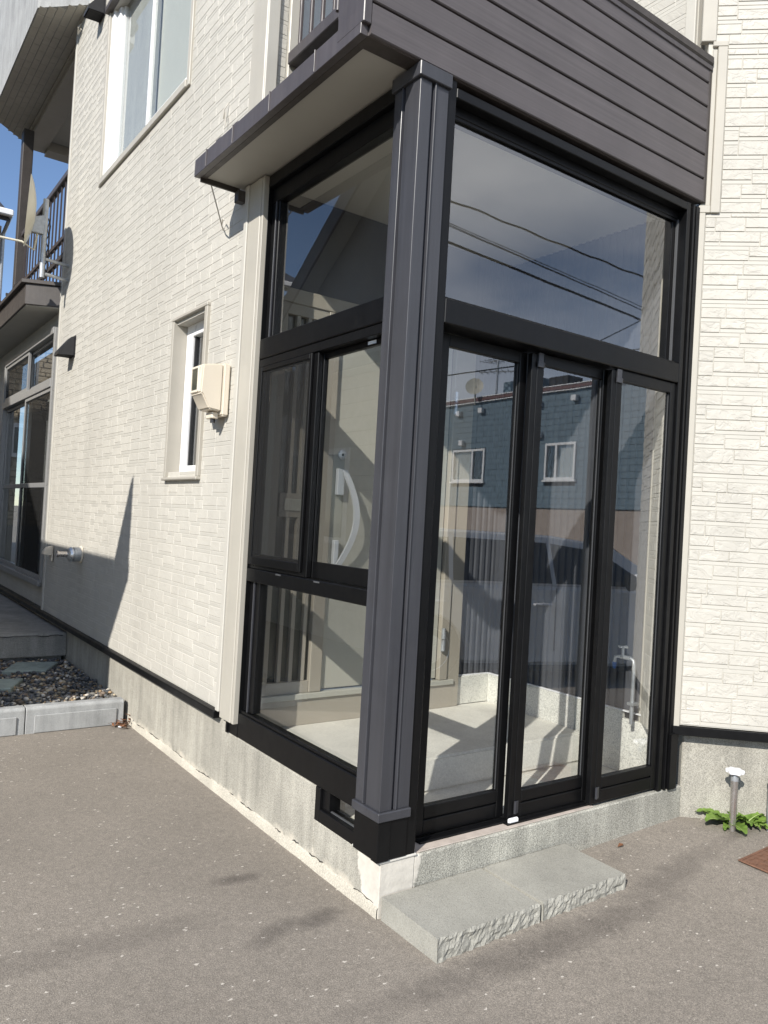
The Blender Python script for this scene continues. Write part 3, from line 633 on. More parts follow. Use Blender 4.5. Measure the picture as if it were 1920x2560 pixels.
mb = MB(); mb.lathe((.59, D - .0005, 1.872), (0, -1, 0), [(0, .029), (.006, .029), (.009, .024), (.009, .012), (.006, .011)], 24); lk = mb.build('lock', 'satin_silver', ed, smooth=40)
mb = MB(); mb.box(.586, .594, D - .0125, D - .0068, 1.865, 1.879); mb.build('keyhole', 'black_plastic', lk)
# bow handle: flat curved bar bulging to the right and out
hb = MB(); N = 48
for i in range(N + 1):
    t = i / N; z = 1.785 - t * .56; bow = math.sin(math.pi * (t * .94 + .03)); x = .545 + .085 * bow + .02 * (1 - t); y = D - .02 - .055 * bow; wv = .034
    hb.v += [(x, y, z), (x + wv, y - .006, z), (x + wv, y - .018, z), (x, y - .014, z)]
for i in range(N):
    for j in range(4): a = 4 * i + j; b = 4 * i + (j + 1) % 4; hb.f.append((a, b, b + 4, a + 4))
hb.f += [(3, 2, 1, 0), (4 * N, 4 * N + 1, 4 * N + 2, 4 * N + 3)]
hn = hb.build('handle', 'handle_silver', ed, smooth=40)
box('mount', 'handle_silver', hn, .553, .60, D - .03, D - .0005, 1.64, 1.79, bev=.004); box('mount', 'handle_silver', hn, .553, .585, D - .03, D - .0005, 1.235, 1.385, bev=.004)
for z in (.72, 2.2):
    mb = MB(); mb.lathe((1.385, D - .045, z), (0, 0, 1), [(0, .014), (.068, .014)], 14); mb.lathe((1.385, D - .045, z + .074), (0, 0, 1), [(0, .014), (.068, .014)], 14); mb.build('hinge', 'satin_silver', ed, smooth=40)
rebase(ed, (.8, 1.38, .355))
# tap on a stand pipe inside the porch
tp = thing('water_tap', 'grey pipe with chrome tap and blue hose tip inside the porch', 'tap')
mb = MB(); mb.tube([(1.765, .20, .50), (1.765, .20, .81), (1.765, .205, .835), (1.765, .225, .845)], .0105, 10); mb.build('pipe', 'galvanised', tp, smooth=50)
mb = MB(); mb.tube([(1.765, .225, .845), (1.765, .30, .845)], [.012, .010], 10); mb.tube([(1.765, .275, .845), (1.765, .275, .895)], .008, 8); mb.tube([(1.765, .30, .845), (1.765, .32, .84), (1.765, .326, .81)], .009, 8); mb.build('tap_body', 'satin_silver', tp, smooth=50)
mb = MB(); mb.tube([(1.765, .245, .9), (1.765, .305, .9)], .006, 8); mb.tube([(1.735, .275, .9), (1.795, .275, .9)], .006, 8); mb.build('tap_handle', 'satin_silver', tp, smooth=50)
mb = MB(); mb.tube([(1.765, .326, .81), (1.765, .326, .775)], [.013, .009], 10); mb.build('hose_tip', 'blue_plastic', tp, smooth=50)
box('clip', 'galvanised', tp, 1.745, 1.80, .18, .22, .60, .615); rebase(tp, (1.765, .2, .5))

# ------------------------------------------------------------------ the glazed porch
po = thing('glazed_porch', 'black aluminium glazed porch with three sliding glass doors', 'porch')
# corner post
prof = [(-.025, -.008), (.028, -.008), (.031, .004), (.040, .004), (.042, -.012), (.048, -.012), (.050, .002), (.056, .002), (.058, -.008), (.112, -.008), (.112, .14), (.155, .157), (-.025, .157)]
prof = [(-.025, -.008), (.030, -.008), (.032, .006), (.043, .006), (.045, -.014), (.050, -.014), (.052, -.008), (.114, -.008), (.114, .14), (-.025, .14)]
prof = [(-.025, -.008), (.030, -.008), (.032, .006), (.043, .006), (.045, -.014), (.050, -.014), (.052, -.008), (.114, -.008), (.114, .158), (-.025, .158), (-.025, .106), (-.031, .104), (-.031, .098), (-.012, .096), (-.012, .088), (-.025, .086)]
mb = MB(); mb.prism(prof, .408, 3.206); cp = mb.build('corner_post', 'post_aluminium', po, .0012)
box('post_collar', 'post_aluminium', cp, -.038, .118, -.020, .164, .372, .4075, bev=.003); mb = MB(); mb.box(-.038, .122, -.022, .166, 3.2065, 3.262); mb.build('post_cap', 'post_aluminium', cp, .003)
box('plinth', 'black_aluminium', cp, -.025, .114, -.008, .16, .2168, .3715, bev=.004); box('plinth_corner', 'black_aluminium', cp, -.0285, .03, -.0115, .03, .217, .371, bev=.002)
B = 'black_aluminium'
# door side frame
box('jamb', B, po, .1145, .163, 0.0, .13, .2075, 3.262, bev=.003); box('jamb_lip', B, po, .1635, .20, .045, .13, .212, 2.298, bev=.002)
box('jamb_channel', B, po, .2005, .236, .088, .13, .2135, 2.298, bev=.002)
for x0, x1, y0 in ((1.736, 1.765, .0), (1.7655, 1.785, .012), (1.7855, 1.80, -.004), (1.8005, 1.816, .012), (1.8165, 1.846, -.002)): box('jamb', B, po, x0, x1, y0, .075, .2075, 3.24, bev=.002)
mb = MB(); mb.box(1.80, 1.872, -.018, -.0045, .208, .50); mb.build('jamb_foot', B, po, .006, seg=2)
box('header', B, po, .1635, 1.7355, 0.0, .05, 3.198, 3.238, bev=.003); box('header_back', B, po, .1635, 1.7355, .0505, .13, 3.16, 3.262, bev=.003); box('header_lip', B, po, .1635, 1.7355, .03, .05, 3.24, 3.262, bev=.002); box('header_stop', B, po, .1635, 1.7355, .052, .06, 3.145, 3.1595, bev=.002)
box('transom', B, po, .1635, 1.7355, 0.0, .132, 2.302, 2.402, bev=.004); box('transom_bead', B, po, .1635, 1.7355, .014, .03, 2.4025, 2.41, bev=.001)
box('transom_stop', 'grey_bead', po, 1.7275, 1.7355, .045, .06, 2.403, 3.159, bev=.001)
box('fixed_pane', 'clear_glass', po, .164, 1.735, .066, .072, 2.403, 3.16, bev=0)
box('fixed_pane_stile', B, po, 1.70, 1.7355, .061, .10, 2.403, 3.159, bev=.002)
box('track', B, po, .237, 1.735, .060, .135, .2075, .2195, bev=.002); box('track', B, po, .7, 1.735, .03, .0595, .2118, .2195, bev=.001); box('threshold_lip', B, po, .2, .75, .088, .0885 + .002, .2115, .225, bev=0)
# three sliding doors
def sliding_door(x0, x1, y, label, mat=B, foot=True):
    w_ = .044; t = .034; d = MB()
    d.box(x0, x0 + w_, y, y + t, .222, 2.298); d = d.build('sliding_door', mat, po, .0025); d['label'] = label
    box('stile', mat, d, x1 - w_, x1, y, y + t, .222, 2.298, bev=.0025); box('top_rail', mat, d, x0 + w_ + .0005, x1 - w_ - .0005, y + .001, y + t - .001, 2.245, 2.297, bev=.0025)
    box('bottom_rail', mat, d, x0 + w_ + .0005, x1 - w_ - .0005, y + .001, y + t - .001, .223, .283, bev=.0025); box('bottom_rail', mat, d, x0 + w_ + .0005, x1 - w_ - .0005, y - .001, y + t - .001, .292, .342, bev=.0025); box('rail_groove', mat, d, x0 + w_ + .0005, x1 - w_ - .0005, y + .01, y + t - .004, .2835, .2915, bev=0)
    box('pane', 'clear_glass', d, x0 + w_ + .0005, x1 - w_ - .0005, y + .015, y + .020, .3425, 2.2445, bev=0)
    box('glazing_bead', 'grey_bead', d, x1 - w_ - .0035, x1 - w_ - .001, y + .011, y + .0145, .345, 2.243, bev=0)
    return d
d1 = sliding_door(.24, .742, .104, 'innermost sliding door beside the corner post')
d2 = sliding_door(.762, 1.262, .060, 'middle sliding door between two black stiles')
d3 = sliding_door(1.255, 1.7345, .012, 'outermost sliding door beside the right jamb')
for d, x, y in ((d2, .762, .060), (d3, 1.255, .012)):
    mb = MB(); mb.box(x - .032, x - .0005, y + .002, y + .03, .2225, 2.29); mb.build('stile_fin', B, d, .002)
    mb = MB(); mb.prism([(x - .001, y - .012), (x + .028, y - .0015), (x - .001, y - .0015)], .245, .30); mb.build('door_stop', 'post_aluminium', d, .001)
    mb = MB(); mb.prism([(x - .004, y - .010), (x + .03, y - .010), (x + .046, y - .003), (x + .046, y - .0015), (x - .004, y - .0015)], 2.232, 2.256); mb.box(x, x + .03, y - .008, y - .0015, 2.2565, 2.296); mb.build('top_cap', 'post_aluminium', d, .001)
    for z in (.30, .325, .263): mb = MB(); mb.lathe((x - .0145, y + .012, z), (-1, 0, 0), [(0, .004), (.002, .0035), (.003, .001)], 10); mb.build('screw', 'satin_silver', d, smooth=50)
box('stop_block', 'white_plastic', None, .715, .775, .035, .052, .2125, .236, bev=.006).name = 'door_stop_wedge'
tag(bpy.data.objects['door_stop_wedge'], 'small white plastic wedge on the door sill', 'wedge')
# side window wall of the porch (frame face x = 0)
S0, S1 = .159, 1.288
box('jamb', B, po, -.004, .075, 1.2885, 1.405, .352, 3.262, bev=.003); box('jamb_edge', B, po, -.014, .02, 1.395, 1.412, .352, .50, bev=.002)
box('bottom_rail', B, po, -.002, .075, S0, S1, .352, .478, bev=.004); box('bottom_bead', B, po, .008, .022, S0, S1, .4785, .492, bev=.002)
box('mullion', B, po, -.003, .075, S0, S1, 1.160, 1.226, bev=.003); box('sash_head', B, po, .0, .075, S0, S1, 2.262, 2.304, bev=.003); box('transom', B, po, -.005, .075, S0, S1, 2.306, 2.410, bev=.004)
box('header', B, po, -.006, .075, S0, S1, 3.20, 3.262, bev=.003); box('header_back', B, po, .02, .075, S0, S1, 3.12, 3.1995, bev=.003)
box('inner_jamb', B, po, .022, .07, 1.18, 1.288, .493, 1.1595, bev=.003); box('inner_jamb', B, po, .022, .07, 1.205, 1.288, 2.4105, 3.1195, bev=.003)
for z0, z1 in ((.493, 1.1595), (2.4105, 3.1195)): box('glazing_bead', 'post_aluminium', po, .012, .0215, 1.225, 1.232, z0, z1, bev=.001)
box('fixed_pane', 'clear_glass', po, .044, .050, S0, 1.1795, .479, 1.1595, bev=0); box('fixed_pane', 'clear_glass', po, .044, .050, S0, 1.2045, 2.4105, 3.1195, bev=0)
def sash(y0, y1, x, label, wl, wr):
    s = MB(); t = .026; s.box(x, x + t, y0, y0 + wr, 1.228, 2.261); s = s.build('window_sash', B, po, .002); s['label'] = label
    box('stile', B, s, x, x + t, y1 - wl, y1, 1.228, 2.261); box('rail', B, s, x + .001, x + t - .001, y0 + wr + .0005, y1 - wl - .0005, 1.228, 1.303); box('rail', B, s, x + .001, x + t - .001, y0 + wr + .0005, y1 - wl - .0005, 2.236, 2.261)
    box('pane', 'clear_glass', s, x + .010, x + .015, y0 + wr + .0005, y1 - wl - .0005, 1.3035, 2.2355, bev=0); return s
sash(.162, .742, .040, 'right window sash showing the beige door behind', .04, .045)
sl_ = sash(.70, 1.286, .008, 'left window sash covered by a dark insect screen', .045, .055)
sc_ = MB().box(-.0015, .0005, .756, 1.24, 1.29, 2.236).build('insect_screen', 'insect_screen', sl_)
box('screen_frame', B, sl_, -.008, .006, 1.2405, 1.272, 1.25, 2.26, bev=.002); box('screen_frame', B, sl_, -.008, .006, .735, .7555, 1.25, 2.26, bev=.002); box('screen_frame', B, sl_, -.0075, .0055, .756, 1.24, 1.25, 1.2895, bev=.002); box('screen_frame', B, sl_, -.0075, .0055, .756, 1.24, 2.2365, 2.26, bev=.002)
for y in (.92, .56): box('drain_slot', 'grey_bead', po, -.0045, -.0032, y, y + .05, 1.2165, 1.2235, bev=0)
stk = box('sticker', 'sticker', po, .0375, .0395, .285, .345, 2.243, 2.257, bev=0)
mb = MB(); mb.box(.055, .068, .73, .762, 1.70, 1.80); mb.box(.05, .0545, .735, .757, 1.735, 1.765); mb.build('crescent_lock', 'satin_silver', po, .003)
# little window beside the post foot
box('foot_frame', B, po, -.002, .07, .455, .4945, .207, .3515, bev=.002); box('foot_frame', B, po, -.002, .07, .161, .4545, .207, .262, bev=.002); box('foot_frame', B, po, .012, .0695, .40, .4545, .2625, .3515, bev=.002); box('foot_pane', 'clear_glass', po, .04, .045, .161, .3995, .2625, .3515, bev=0)
box('foot_bead', 'grey_bead', po, .02, .03, .161, .3995, .2625, .268, bev=.001)
rebase(po, (.9, .5, .2))

# ------------------------------------------------------------------ balcony over the porch
ba = thing('balcony', 'dark brown boarded balcony with eaves projecting over the porch', 'balcony')
zl = [3.266, 3.386, 3.512, 3.638, 3.765, 3.891, 3.985]
for i in range(6):
    mb = MB(); za, zb = zl[i] + (.0055 if i else 0), zl[i + 1] - .0035; g_ = za + (zb - za) * .52
    mb.prism([(-.010, za), (-.014, za + .004), (-.014, zb - .004), (-.010, zb), (.012, zb), (.012, za)], -.266, 1.846, lambda a, b, c: (c, a, b))
    mb.build('board', 'brown_board', ba)
box('backing', 'roof_dark', ba, -.25, 1.846, .0125, .075, 3.268, 3.985, bev=0)
box('corner_board', 'brown_metal', ba, -.302, -.267, -.016, .165, 3.30, 4.0, bev=.003); box('end_board', 'dark_brown_metal', ba, 1.8465, 1.868, -.016, .02, 3.266, 3.985, bev=.001)
box('top_cap', 'dark_brown_metal', ba, -.31, 1.868, -.028, .09, 3.986, 4.035, bev=.008); box('cap_trim', 'brown_metal', ba, -.30, 1.868, -.021, .08, 3.9605, 3.9855, bev=.002)
# eaves: fascia, lip, soffit
fas = MB(); fas.prism([(-.302, 3.262), (-.30, 3.352), (-.28, 3.358), (-.02, 3.40), (-.02, 3.36), (-.27, 3.34), (-.27, 3.262)], .001, 1.575, lambda a, b, c: (a, c, b)); fas = fas.build('fascia', 'brown_metal', ba, .0015); fas['label'] = 'brown metal fascia along the side eaves'
for y in (.33, .72, 1.1, 1.42): box('seam', 'brown_metal', fas, -.3045, -.262, y, y + .006, 3.266, 3.356, bev=.001)
box('fascia_lip', 'dark_brown_metal', ba, -.2695, -.238, .075, 1.56, 3.264, 3.30, bev=.002); box('front_lip', 'dark_brown_metal', ba, -.2695, .13, .002, .078, 3.264, 3.30, bev=.002); box('front_lip', 'dark_brown_metal', ba, .1305, 1.846, .002, .078, 3.2645, 3.30, bev=.001)
box('end_closer', 'dark_brown_metal', ba, -.269, XW - .025, 1.5605, 1.575, 3.245, 3.34, bev=.002)
box('soffit', 'soffit_white', ba, -.2375, .06, .079, 1.56, 3.272, 3.28, bev=0); box('deck', 'roof_dark', ba, -.26, 1.857, .08, 1.488, 3.30, 3.345, bev=0)
for y in (1.1, 1.3): box('roof_tab', 'brown_metal', ba, -.28, -.1, y, y + .06, 3.365, 3.385)
# rail in front of the balcony window
box('rail', 'brown_metal', ba, .08, .14, .10, 1.33, 3.90, 3.965, bev=.004); box('rail_underside', 'dark_brown_metal', ba, .141, .19, .10, 1.33, 3.905, 3.95, bev=.002)
yy = 1.26
while yy > .1: mb = MB(); mb.tube([(.11, yy, 3.9655), (.11, yy, 4.9)], .0115, 8); mb.build('bar', 'rail_brown', ba, smooth=50); yy -= .115
mb = MB(); mb.tube([(-.285, .172, 3.40), (-.285, .172, 4.1)], .012, 8); mb.tube([(-.285, .20, 3.45), (-.285, .20, 4.1)], .010, 8); mb.build('bracket', 'brown_metal', ba, smooth=50)
rebase(ba, (.8, .7, 3.27))

# ------------------------------------------------------------------ small things on the side wall
em = thing('electric_meter', 'cream plastic electric meter box beside the narrow window', 'meter')
ya, yb = 1.578, 1.735
mb = MB(); mb.box(XW - .048, XW - .007, ya, yb, 2.03, 2.318); mb.build('back_plate', 'cream_plastic', em, .008, seg=2)
mb = MB(); mb.prism([(XW - .0485, 2.315), (XW - .165, 2.295), (XW - .172, 2.14), (XW - .16, 2.132), (XW - .12, 2.06), (XW - .0485, 2.052)], ya + .006, yb - .004, lambda a, b, c: (a, c, b)); cov = mb.build('cover', 'cream_plastic', em, .007, seg=2, smooth=40)
box('display', 'meter_dark', cov, XW - .1715, XW - .1655, ya + .055, yb - .018, 2.16, 2.275, bev=.001)
for (p, q, c, d) in ((ya + .04, ya + .054, 2.15, 2.285), (yb - .0175, yb - .008, 2.15, 2.285), (ya + .0545, yb - .018, 2.2755, 2.288), (ya + .0545, yb - .018, 2.146, 2.1595)): box('display_frame', 'cream_plastic', cov, XW - .176, XW - .166, p, q, c, d, bev=.002)
box('terminal', 'cream_plastic', em, XW - .085, XW - .0485, ya + .04, yb - .03, 2.015, 2.0515, bev=.004); mb = MB(); mb.lathe((XW - .066, 1.65, 2.0145), (0, 0, -1), [(0, .014), (.022, .014)], 12); mb.build('cable_gland', 'black_plastic', em, smooth=40)
rebase(em, (XW, 1.65, 2.03))
def vent_hood(y, z, label, mat='black_plastic'):
    t = thing('vent_hood', label, 'vent', 'vent hoods on the house walls'); a, b = y - .085, y + .085; X = XW - .006
    mb = MB(); mb.add([(X, a, z), (X, b, z), (X, b, z + .17), (X, a, z + .17), (X - .14, a, z - .01), (X - .14, b, z - .01), (X - .14, b, z + .02), (X - .14, a, z + .02), (X - .03, a, z + .17), (X - .03, b, z + .17)],
        [(3, 2, 9, 8), (8, 9, 6, 7), (7, 6, 5, 4), (0, 3, 8, 7, 4), (1, 5, 6, 9, 2), (0, 1, 2, 3)]); mb.build('hood', mat, t, .006, seg=2)
    box('flange', mat, t, X - .004, X - .0005, a - .012, b + .012, z - .014, z + .185, bev=.001); mb = MB(); mb.box(X - .13, X - .006, a + .006, b - .006, z - .006, z - .002); mb.build('grille', 'dark_room', t); rebase(t, (X, y, z)); return t
vent_hood(5.16, 2.87, 'black wedge vent hood by the end of the wall, left of the narrow window')
vent_hood(4.83, 5.87, 'black vent hood high beside the upstairs window')
fp = thing('flue_pipe', 'steel flue pipe sticking out of the wall low down', 'flue'); X = XW - .0065
mb = MB(); mb.lathe((X, 4.42, 1.085), (-1, 0, 0), [(0, .072), (.008, .072), (.012, .064)], 28); mb.build('wall_plate', 'cream_plastic', fp, smooth=40)
mb = MB(); mb.lathe((X - .0125, 4.42, 1.085), (-1, 0, 0), [(0, .06), (.05, .06)], 28); mb.build('sleeve', 'galvanised', fp, smooth=40)
mb = MB(); mb.lathe((X - .063, 4.42, 1.085), (-1, 0, 0), [(0, .05), (.012, .05), (.013, .062), (.03, .06), (.045, .045), (.05, .028)], 28); mb.build('collar', 'satin_silver', fp, smooth=40)
mb = MB(); mb.lathe((X - .1135, 4.42, 1.085), (-1, 0, 0), [(0, .022), (.065, .022), (.065, .026), (.08, .026), (.08, .02), (.06, .018)], 20); mb.build('nozzle', 'steel', fp, smooth=40); rebase(fp, (X, 4.42, 1.085))
vc = thing('vent_outlet', 'small cream quarter-round vent outlet at the wall edge', 'vent'); X = XW - .0125
box('plate', 'cream_plastic', vc, X - .012, X, 5.39, 5.46, .955, 1.10, bev=.003)
mb = MB(); pts = [(X - .0125, 1.095)] + [(X - .0125 - .075 * math.sin(t), 1.02 + .075 * math.cos(t)) for t in [i * math.pi / 16 for i in range(1, 9)]] + [(X - .0125, 1.012)]; mb.prism(pts, 5.385, 5.465, lambda a, b, c: (a, c, b)); mb.build('hood', 'cream_plastic', vc, .002); rebase(vc, (X, 5.42, 1.0))
# satellite dish
dsh = thing('satellite_dish', 'cream satellite dish on a grey pole bracket by the terrace', 'satellite dish')
px_, py_ = -.27, 5.47
mb = MB(); mb.tube([(px_, py_, 3.62), (px_, py_, 4.36)], .025, 14); mb.build('pole', 'galvanised', dsh, smooth=50)
for z in (3.66, 3.80): mb = MB(); mb.tube([(px_ + .02, py_, z), (XW - .004, py_ + .06, z)], .016, 10); mb.build('bracket_arm', 'galvanised', dsh, smooth=50)
ax = Vector((-.97, .16, .04)).normalized(); ctr = Vector((px_ - .15, py_ - .03, 4.20)); mb = MB(); prof_ = [(-.06, .02), (-.058, .08), (-.045, .16), (-.022, .25), (.008, .32), (.014, .325), (.014, .318), (-.018, .246), (-.04, .158), (-.052, .08), (-.054, .01)]
mb.lathe(ctr, ax, prof_, 36); mb.build('dish', 'dish_cream', dsh, smooth=50)
mb = MB(); mb.prism([(px_ - .12, 4.02), (px_ - .01, 4.02), (px_ - .01, 4.20), (px_ - .12, 4.16)], py_ - .03, py_ + .03, lambda a, b, c: (a, c, b)); mb.build('mount', 'galvanised', dsh, .004)
low = ctr + Vector((.02, .02, -.25)); tip = ctr + ax * .36 + Vector((0, 0, -.30)); mb = MB(); mb.tube([(px_ - .06, py_, 4.02), (px_ - .08, py_, 3.86), low + ax * .06 + Vector((0, 0, -.04)), tip], .011, 8); mb.build('feed_arm', 'dish_cream', dsh, smooth=50)
mb = MB(); mb.lathe(tip, -ax + Vector((0, 0, .9)), [(0, .02), (.07, .02), (.09, .03), (.10, .028)], 14); mb.build('feed_horn', 'cream_plastic', dsh, smooth=40)
mb = MB(); r_ = random.Random(3)
for k in range(3):
    pts = [(px_ + .035 + .02 * math.sin(i * 1.3 + k * 2), py_ + .02 + .02 * math.cos(i * 1.7 + k), 4.2 - i * .075) for i in range(8)]; mb.tube(pts, .005, 6)
mb.build('loose_cable', 'cable_black', dsh, smooth=50); rebase(dsh, (XW, py_, 3.62))
# loose cable ends below the eaves
mb = MB(); mb.tube([(-.20, 1.585, 3.25), (-.15, 1.62, 3.17), (-.08, 1.70, 3.10), (-.045, 1.76, 3.10), (-.04, 1.80, 3.14), (-.05, 1.76, 3.165), (-.06, 1.72, 3.14)], .004, 6); o = mb.build('loose_cable', 'cable_white', smooth=50); tag(o, 'pale loose cable loop hanging below the eaves corner', 'cable', 'cable ends on the side wall')
mb = MB(); mb.tube([(XW - .01, 1.83, 3.86), (XW - .03, 1.84, 3.82), (XW - .02, 1.86, 3.78), (XW - .03, 1.82, 3.80), (XW - .02, 1.83, 3.73)], .004, 6); o = mb.build('loose_cable', 'cable_white', smooth=50); tag(o, 'knotted cable end on the wall above the eaves', 'cable', 'cable ends on the side wall')
mb = MB(); mb.tube([(XW - .01, 5.60, 6.20), (XW - .04, 5.58, 6.14), (XW - .03, 5.62, 6.10), (XW - .02, 5.55, 6.12)], .007, 6); o = mb.build('loose_cable', 'cable_white', smooth=50); tag(o, 'white cable knot at the upper wall corner', 'cable', 'cable ends on the side wall')
box('junction_box', 'dark_brown_metal', None, XW - .06, XW - .0125, 1.50, 1.55, 3.18, 3.24).name = 'wall_bracket'; tag(bpy.data.objects['wall_bracket'], 'small dark bracket under the eaves on the corner trim', 'bracket')

# ------------------------------------------------------------------ step blocks before the doors
def step_block(x0, x1, seed, label, lo_rough=False):
    t = thing('step_block', label, 'step', 'concrete step blocks before the doors'); y0, y1, h = -.345, -.012, .087; zf = lambda x: .024 * max(0, x) - .004
    mb = MB(); nu, nz = 56, 8; k = nu + 1; c = .006
    for j in range(nz + 1):
        for i in range(nu + 1):
            u = i / nu; x = x0 + c + (x1 - x0 - 2 * c) * u; z = -.01 + (h - .004 + .01) * j / nz; e = min(1, i / 2, (nu - i) / 2)
            d = .008 * (noise.fractal(Vector((x * 34, z * 46, seed)), .75, 2.2, 6) - .1) - .003
            mb.v.append((x, y0 - (d * e if j else 0) + (.003 if j == nz else 0), z))
    for j in range(nz):
        for i in range(nu): a = j * k + i; mb.f.append((a, a + 1, a + k + 1, a + k))
    top0 = nz * k; b = len(mb.v); mb.v += [(x0 + c, y1, h), (x1 - c, y1, h)]
    mb.f.append(tuple(top0 + i for i in range(nu + 1)) + (b + 1, b))
    b2 = len(mb.v); mb.v += [(x0 + c, y1, -.01), (x1 - c, y1, -.01)]; mb.f += [(0, top0, b, b2), (nu, b2 + 1, b + 1, top0 + nu), (b2, b, b + 1, b2 + 1)]
    mb.build('block', 'step_block', t); rebase(t, ((x0 + x1) / 2, -.18, 0)); return t
step_block(0.0, .518, 1.3, 'left concrete step block with rough front below the corner post')
step_block(.526, 1.035, 7.9, 'right concrete step block with rough front below the middle doors')

# ------------------------------------------------------------------ right corner: stand pipes, weeds, cover
sp = thing('standpipe', 'steel standpipe with white valve knob among the weeds', 'standpipe'); bx, by = 2.013, -.249
mb = MB(); mb.tube([(bx, by, .02), (bx, by, .298)], .0175, 18); mb.build('pipe', 'steel', sp, smooth=50)
mb = MB(); mb.lathe((bx, by, .2985), (0, 0, 1), [(0, .0185), (.02, .0185), (.021, .015), (.034, .014)], 18); mb.build('collar', 'galvanised', sp, smooth=40)
mb = MB(); K = 48; ring = lambda z, s: [(bx + s * (.040 + .0055 * math.cos(6 * t)) * math.cos(t), by + s * (.040 + .0055 * math.cos(6 * t)) * math.sin(t), z) for t in [2 * math.pi * i / K for i in range(K)]]
for z, s in ((.333, .6), (.337, .95), (.343, 1.0), (.352, 1.0), (.356, .92)): mb.v += ring(z, s)
for a in range(4):
    for i in range(K): mb.f.append((a * K + i, a * K + (i + 1) % K, (a + 1) * K + (i + 1) % K, (a + 1) * K + i))
mb.f += [tuple(range(K))[::-1], tuple(range(4 * K, 5 * K))]; mb.build('knob', 'white_plastic', sp, smooth=40); rebase(sp, (bx, by, .05))
gp = thing('grey_post', 'pale grey pipe post at the right edge beside the weeds', 'post'); mb = MB(); mb.tube([(2.188, -.356, .02), (2.188, -.356, .30)], .024, 16); mb.build('pipe', 'galvanised', gp, smooth=50); mb = MB(); mb.lathe((2.188, -.356, .3), (0, 0, 1), [(0, .027), (.012, .027), (.02, .018)], 16); mb.build('cap', 'galvanised', gp, smooth=40); rebase(gp, (2.188, -.356, .05))
def dandelion(c, n, label, seed, spread, lmin, lmax, upright=.0):
    t = thing('dandelion_plant', label, 'weed', 'weeds at the wall foot'); r = random.Random(seed)
    for i in range(n):
        ang = spread[0] + (spread[1] - spread[0]) * (i + r.uniform(.1, .9)) / n; L = r.uniform(lmin, lmax); lift = r.uniform(.08, .5) + upright * r.random() ** 2; W = L * r.uniform(.17, .34); tw_ = r.uniform(-.5, .5)
        mb = MB(); N = 14; d = Vector((math.cos(ang), math.sin(ang), 0)); sd_ = Vector((-math.sin(ang), math.cos(ang), 0)); rows_ = []
        for j in range(N + 1):
            s = j / N; p = Vector(c) + sd_ * (tw_ * L * .3 * s * s) + d * (L * s * math.cos(lift * .8)) + Vector((0, 0, L * (math.sin(lift) * s - .55 * lift * s * s * s) + .006)); w_ = W * (.10 + .9 * math.sin(math.pi * min(1, s ** .8)) ** .7) * (1 - .25 * s) if s < .98 else .003
            w_ *= (1.0 if j % 2 else .86) if .1 < s < .9 else 1
            f = .35 * w_; wav = .006 * math.sin(j * 1.9 + i)
            mb.v += [p + sd_ * w_ + Vector((0, 0, f + wav)), p + sd_ * w_ * .5 + Vector((0, 0, f * .6)), p, p - sd_ * w_ * .5 + Vector((0, 0, f * .6)), p - sd_ * w_ + Vector((0, 0, f - wav))]
        for j in range(N):
            for q in range(4): a = 5 * j + q; mb.f.append((a, a + 1, a + 6, a + 5))
        lf = mb.build('leaf', 'leaf_green', t, smooth=70)
        mb = MB(); mb.tube([mb_ + Vector((0, 0, .0015)) for mb_ in [Vector(lf.data.vertices[5 * j + 2].co) for j in (0, 3, 6, 9, 12)]], [.003, .0025, .002, .0016, .001], 5); mb.build('midrib', 'leaf_rib', lf)
    rebase(t, c); return t
dandelion((2.085, -.20, .05), 6, 'low green weed left of the steel standpipe', 5, (R(110), R(230)), .13, .20)
dandelion((2.15, -.245, .05), 16, 'larger toothed green weed right of the steel standpipe', 9, (R(100), R(440)), .12, .19, .6)
mh = thing('drain_cover', 'rusty square iron cover with raised pattern set in asphalt', 'drain cover')
m0 = Vector((1.693, -.461, .0455)); du = Vector((1, .02, .018)).normalized(); dv = Vector((-.03, -1, 0)).normalized(); S = .34
mb = MB(); z_ = Vector((0, 0, 1))
mb.obox(m0, du * S, dv * .012, z_ * .006); mb.obox(m0 + dv * (S - .012), du * S, dv * .012, z_ * .006); mb.obox(m0 + dv * .0125, du * .012, dv * (S - .025), z_ * .006); mb.obox(m0 + dv * .0125 + du * (S - .012), du * .012, dv * (S - .025), z_ * .006); mb.build('rim', 'rust_iron', mh, .002)
mb = MB(); mb.obox(m0 + (du + dv) * .0125, du * (S - .025), dv * (S - .025), z_ * .002); mb.build('plate', 'rust_iron', mh)
mb = MB(); k = 8; p = (S - .04) / k
for i in range(k):
    for j in range(k):
        o_ = m0 + du * (.02 + i * p) + dv * (.02 + j * p) + z_ * .0022; mb.obox(o_ + du * (p * .1) + dv * (p * (.1 if (i + j) % 2 else .3)), du * p * (.8 if (i + j) % 2 else .35), dv * p * (.35 if (i + j) % 2 else .8) * .9, z_ * .0028)
mb.build('raised_pattern', 'rust_iron', mh, kind='stuff'); rebase(mh, m0)

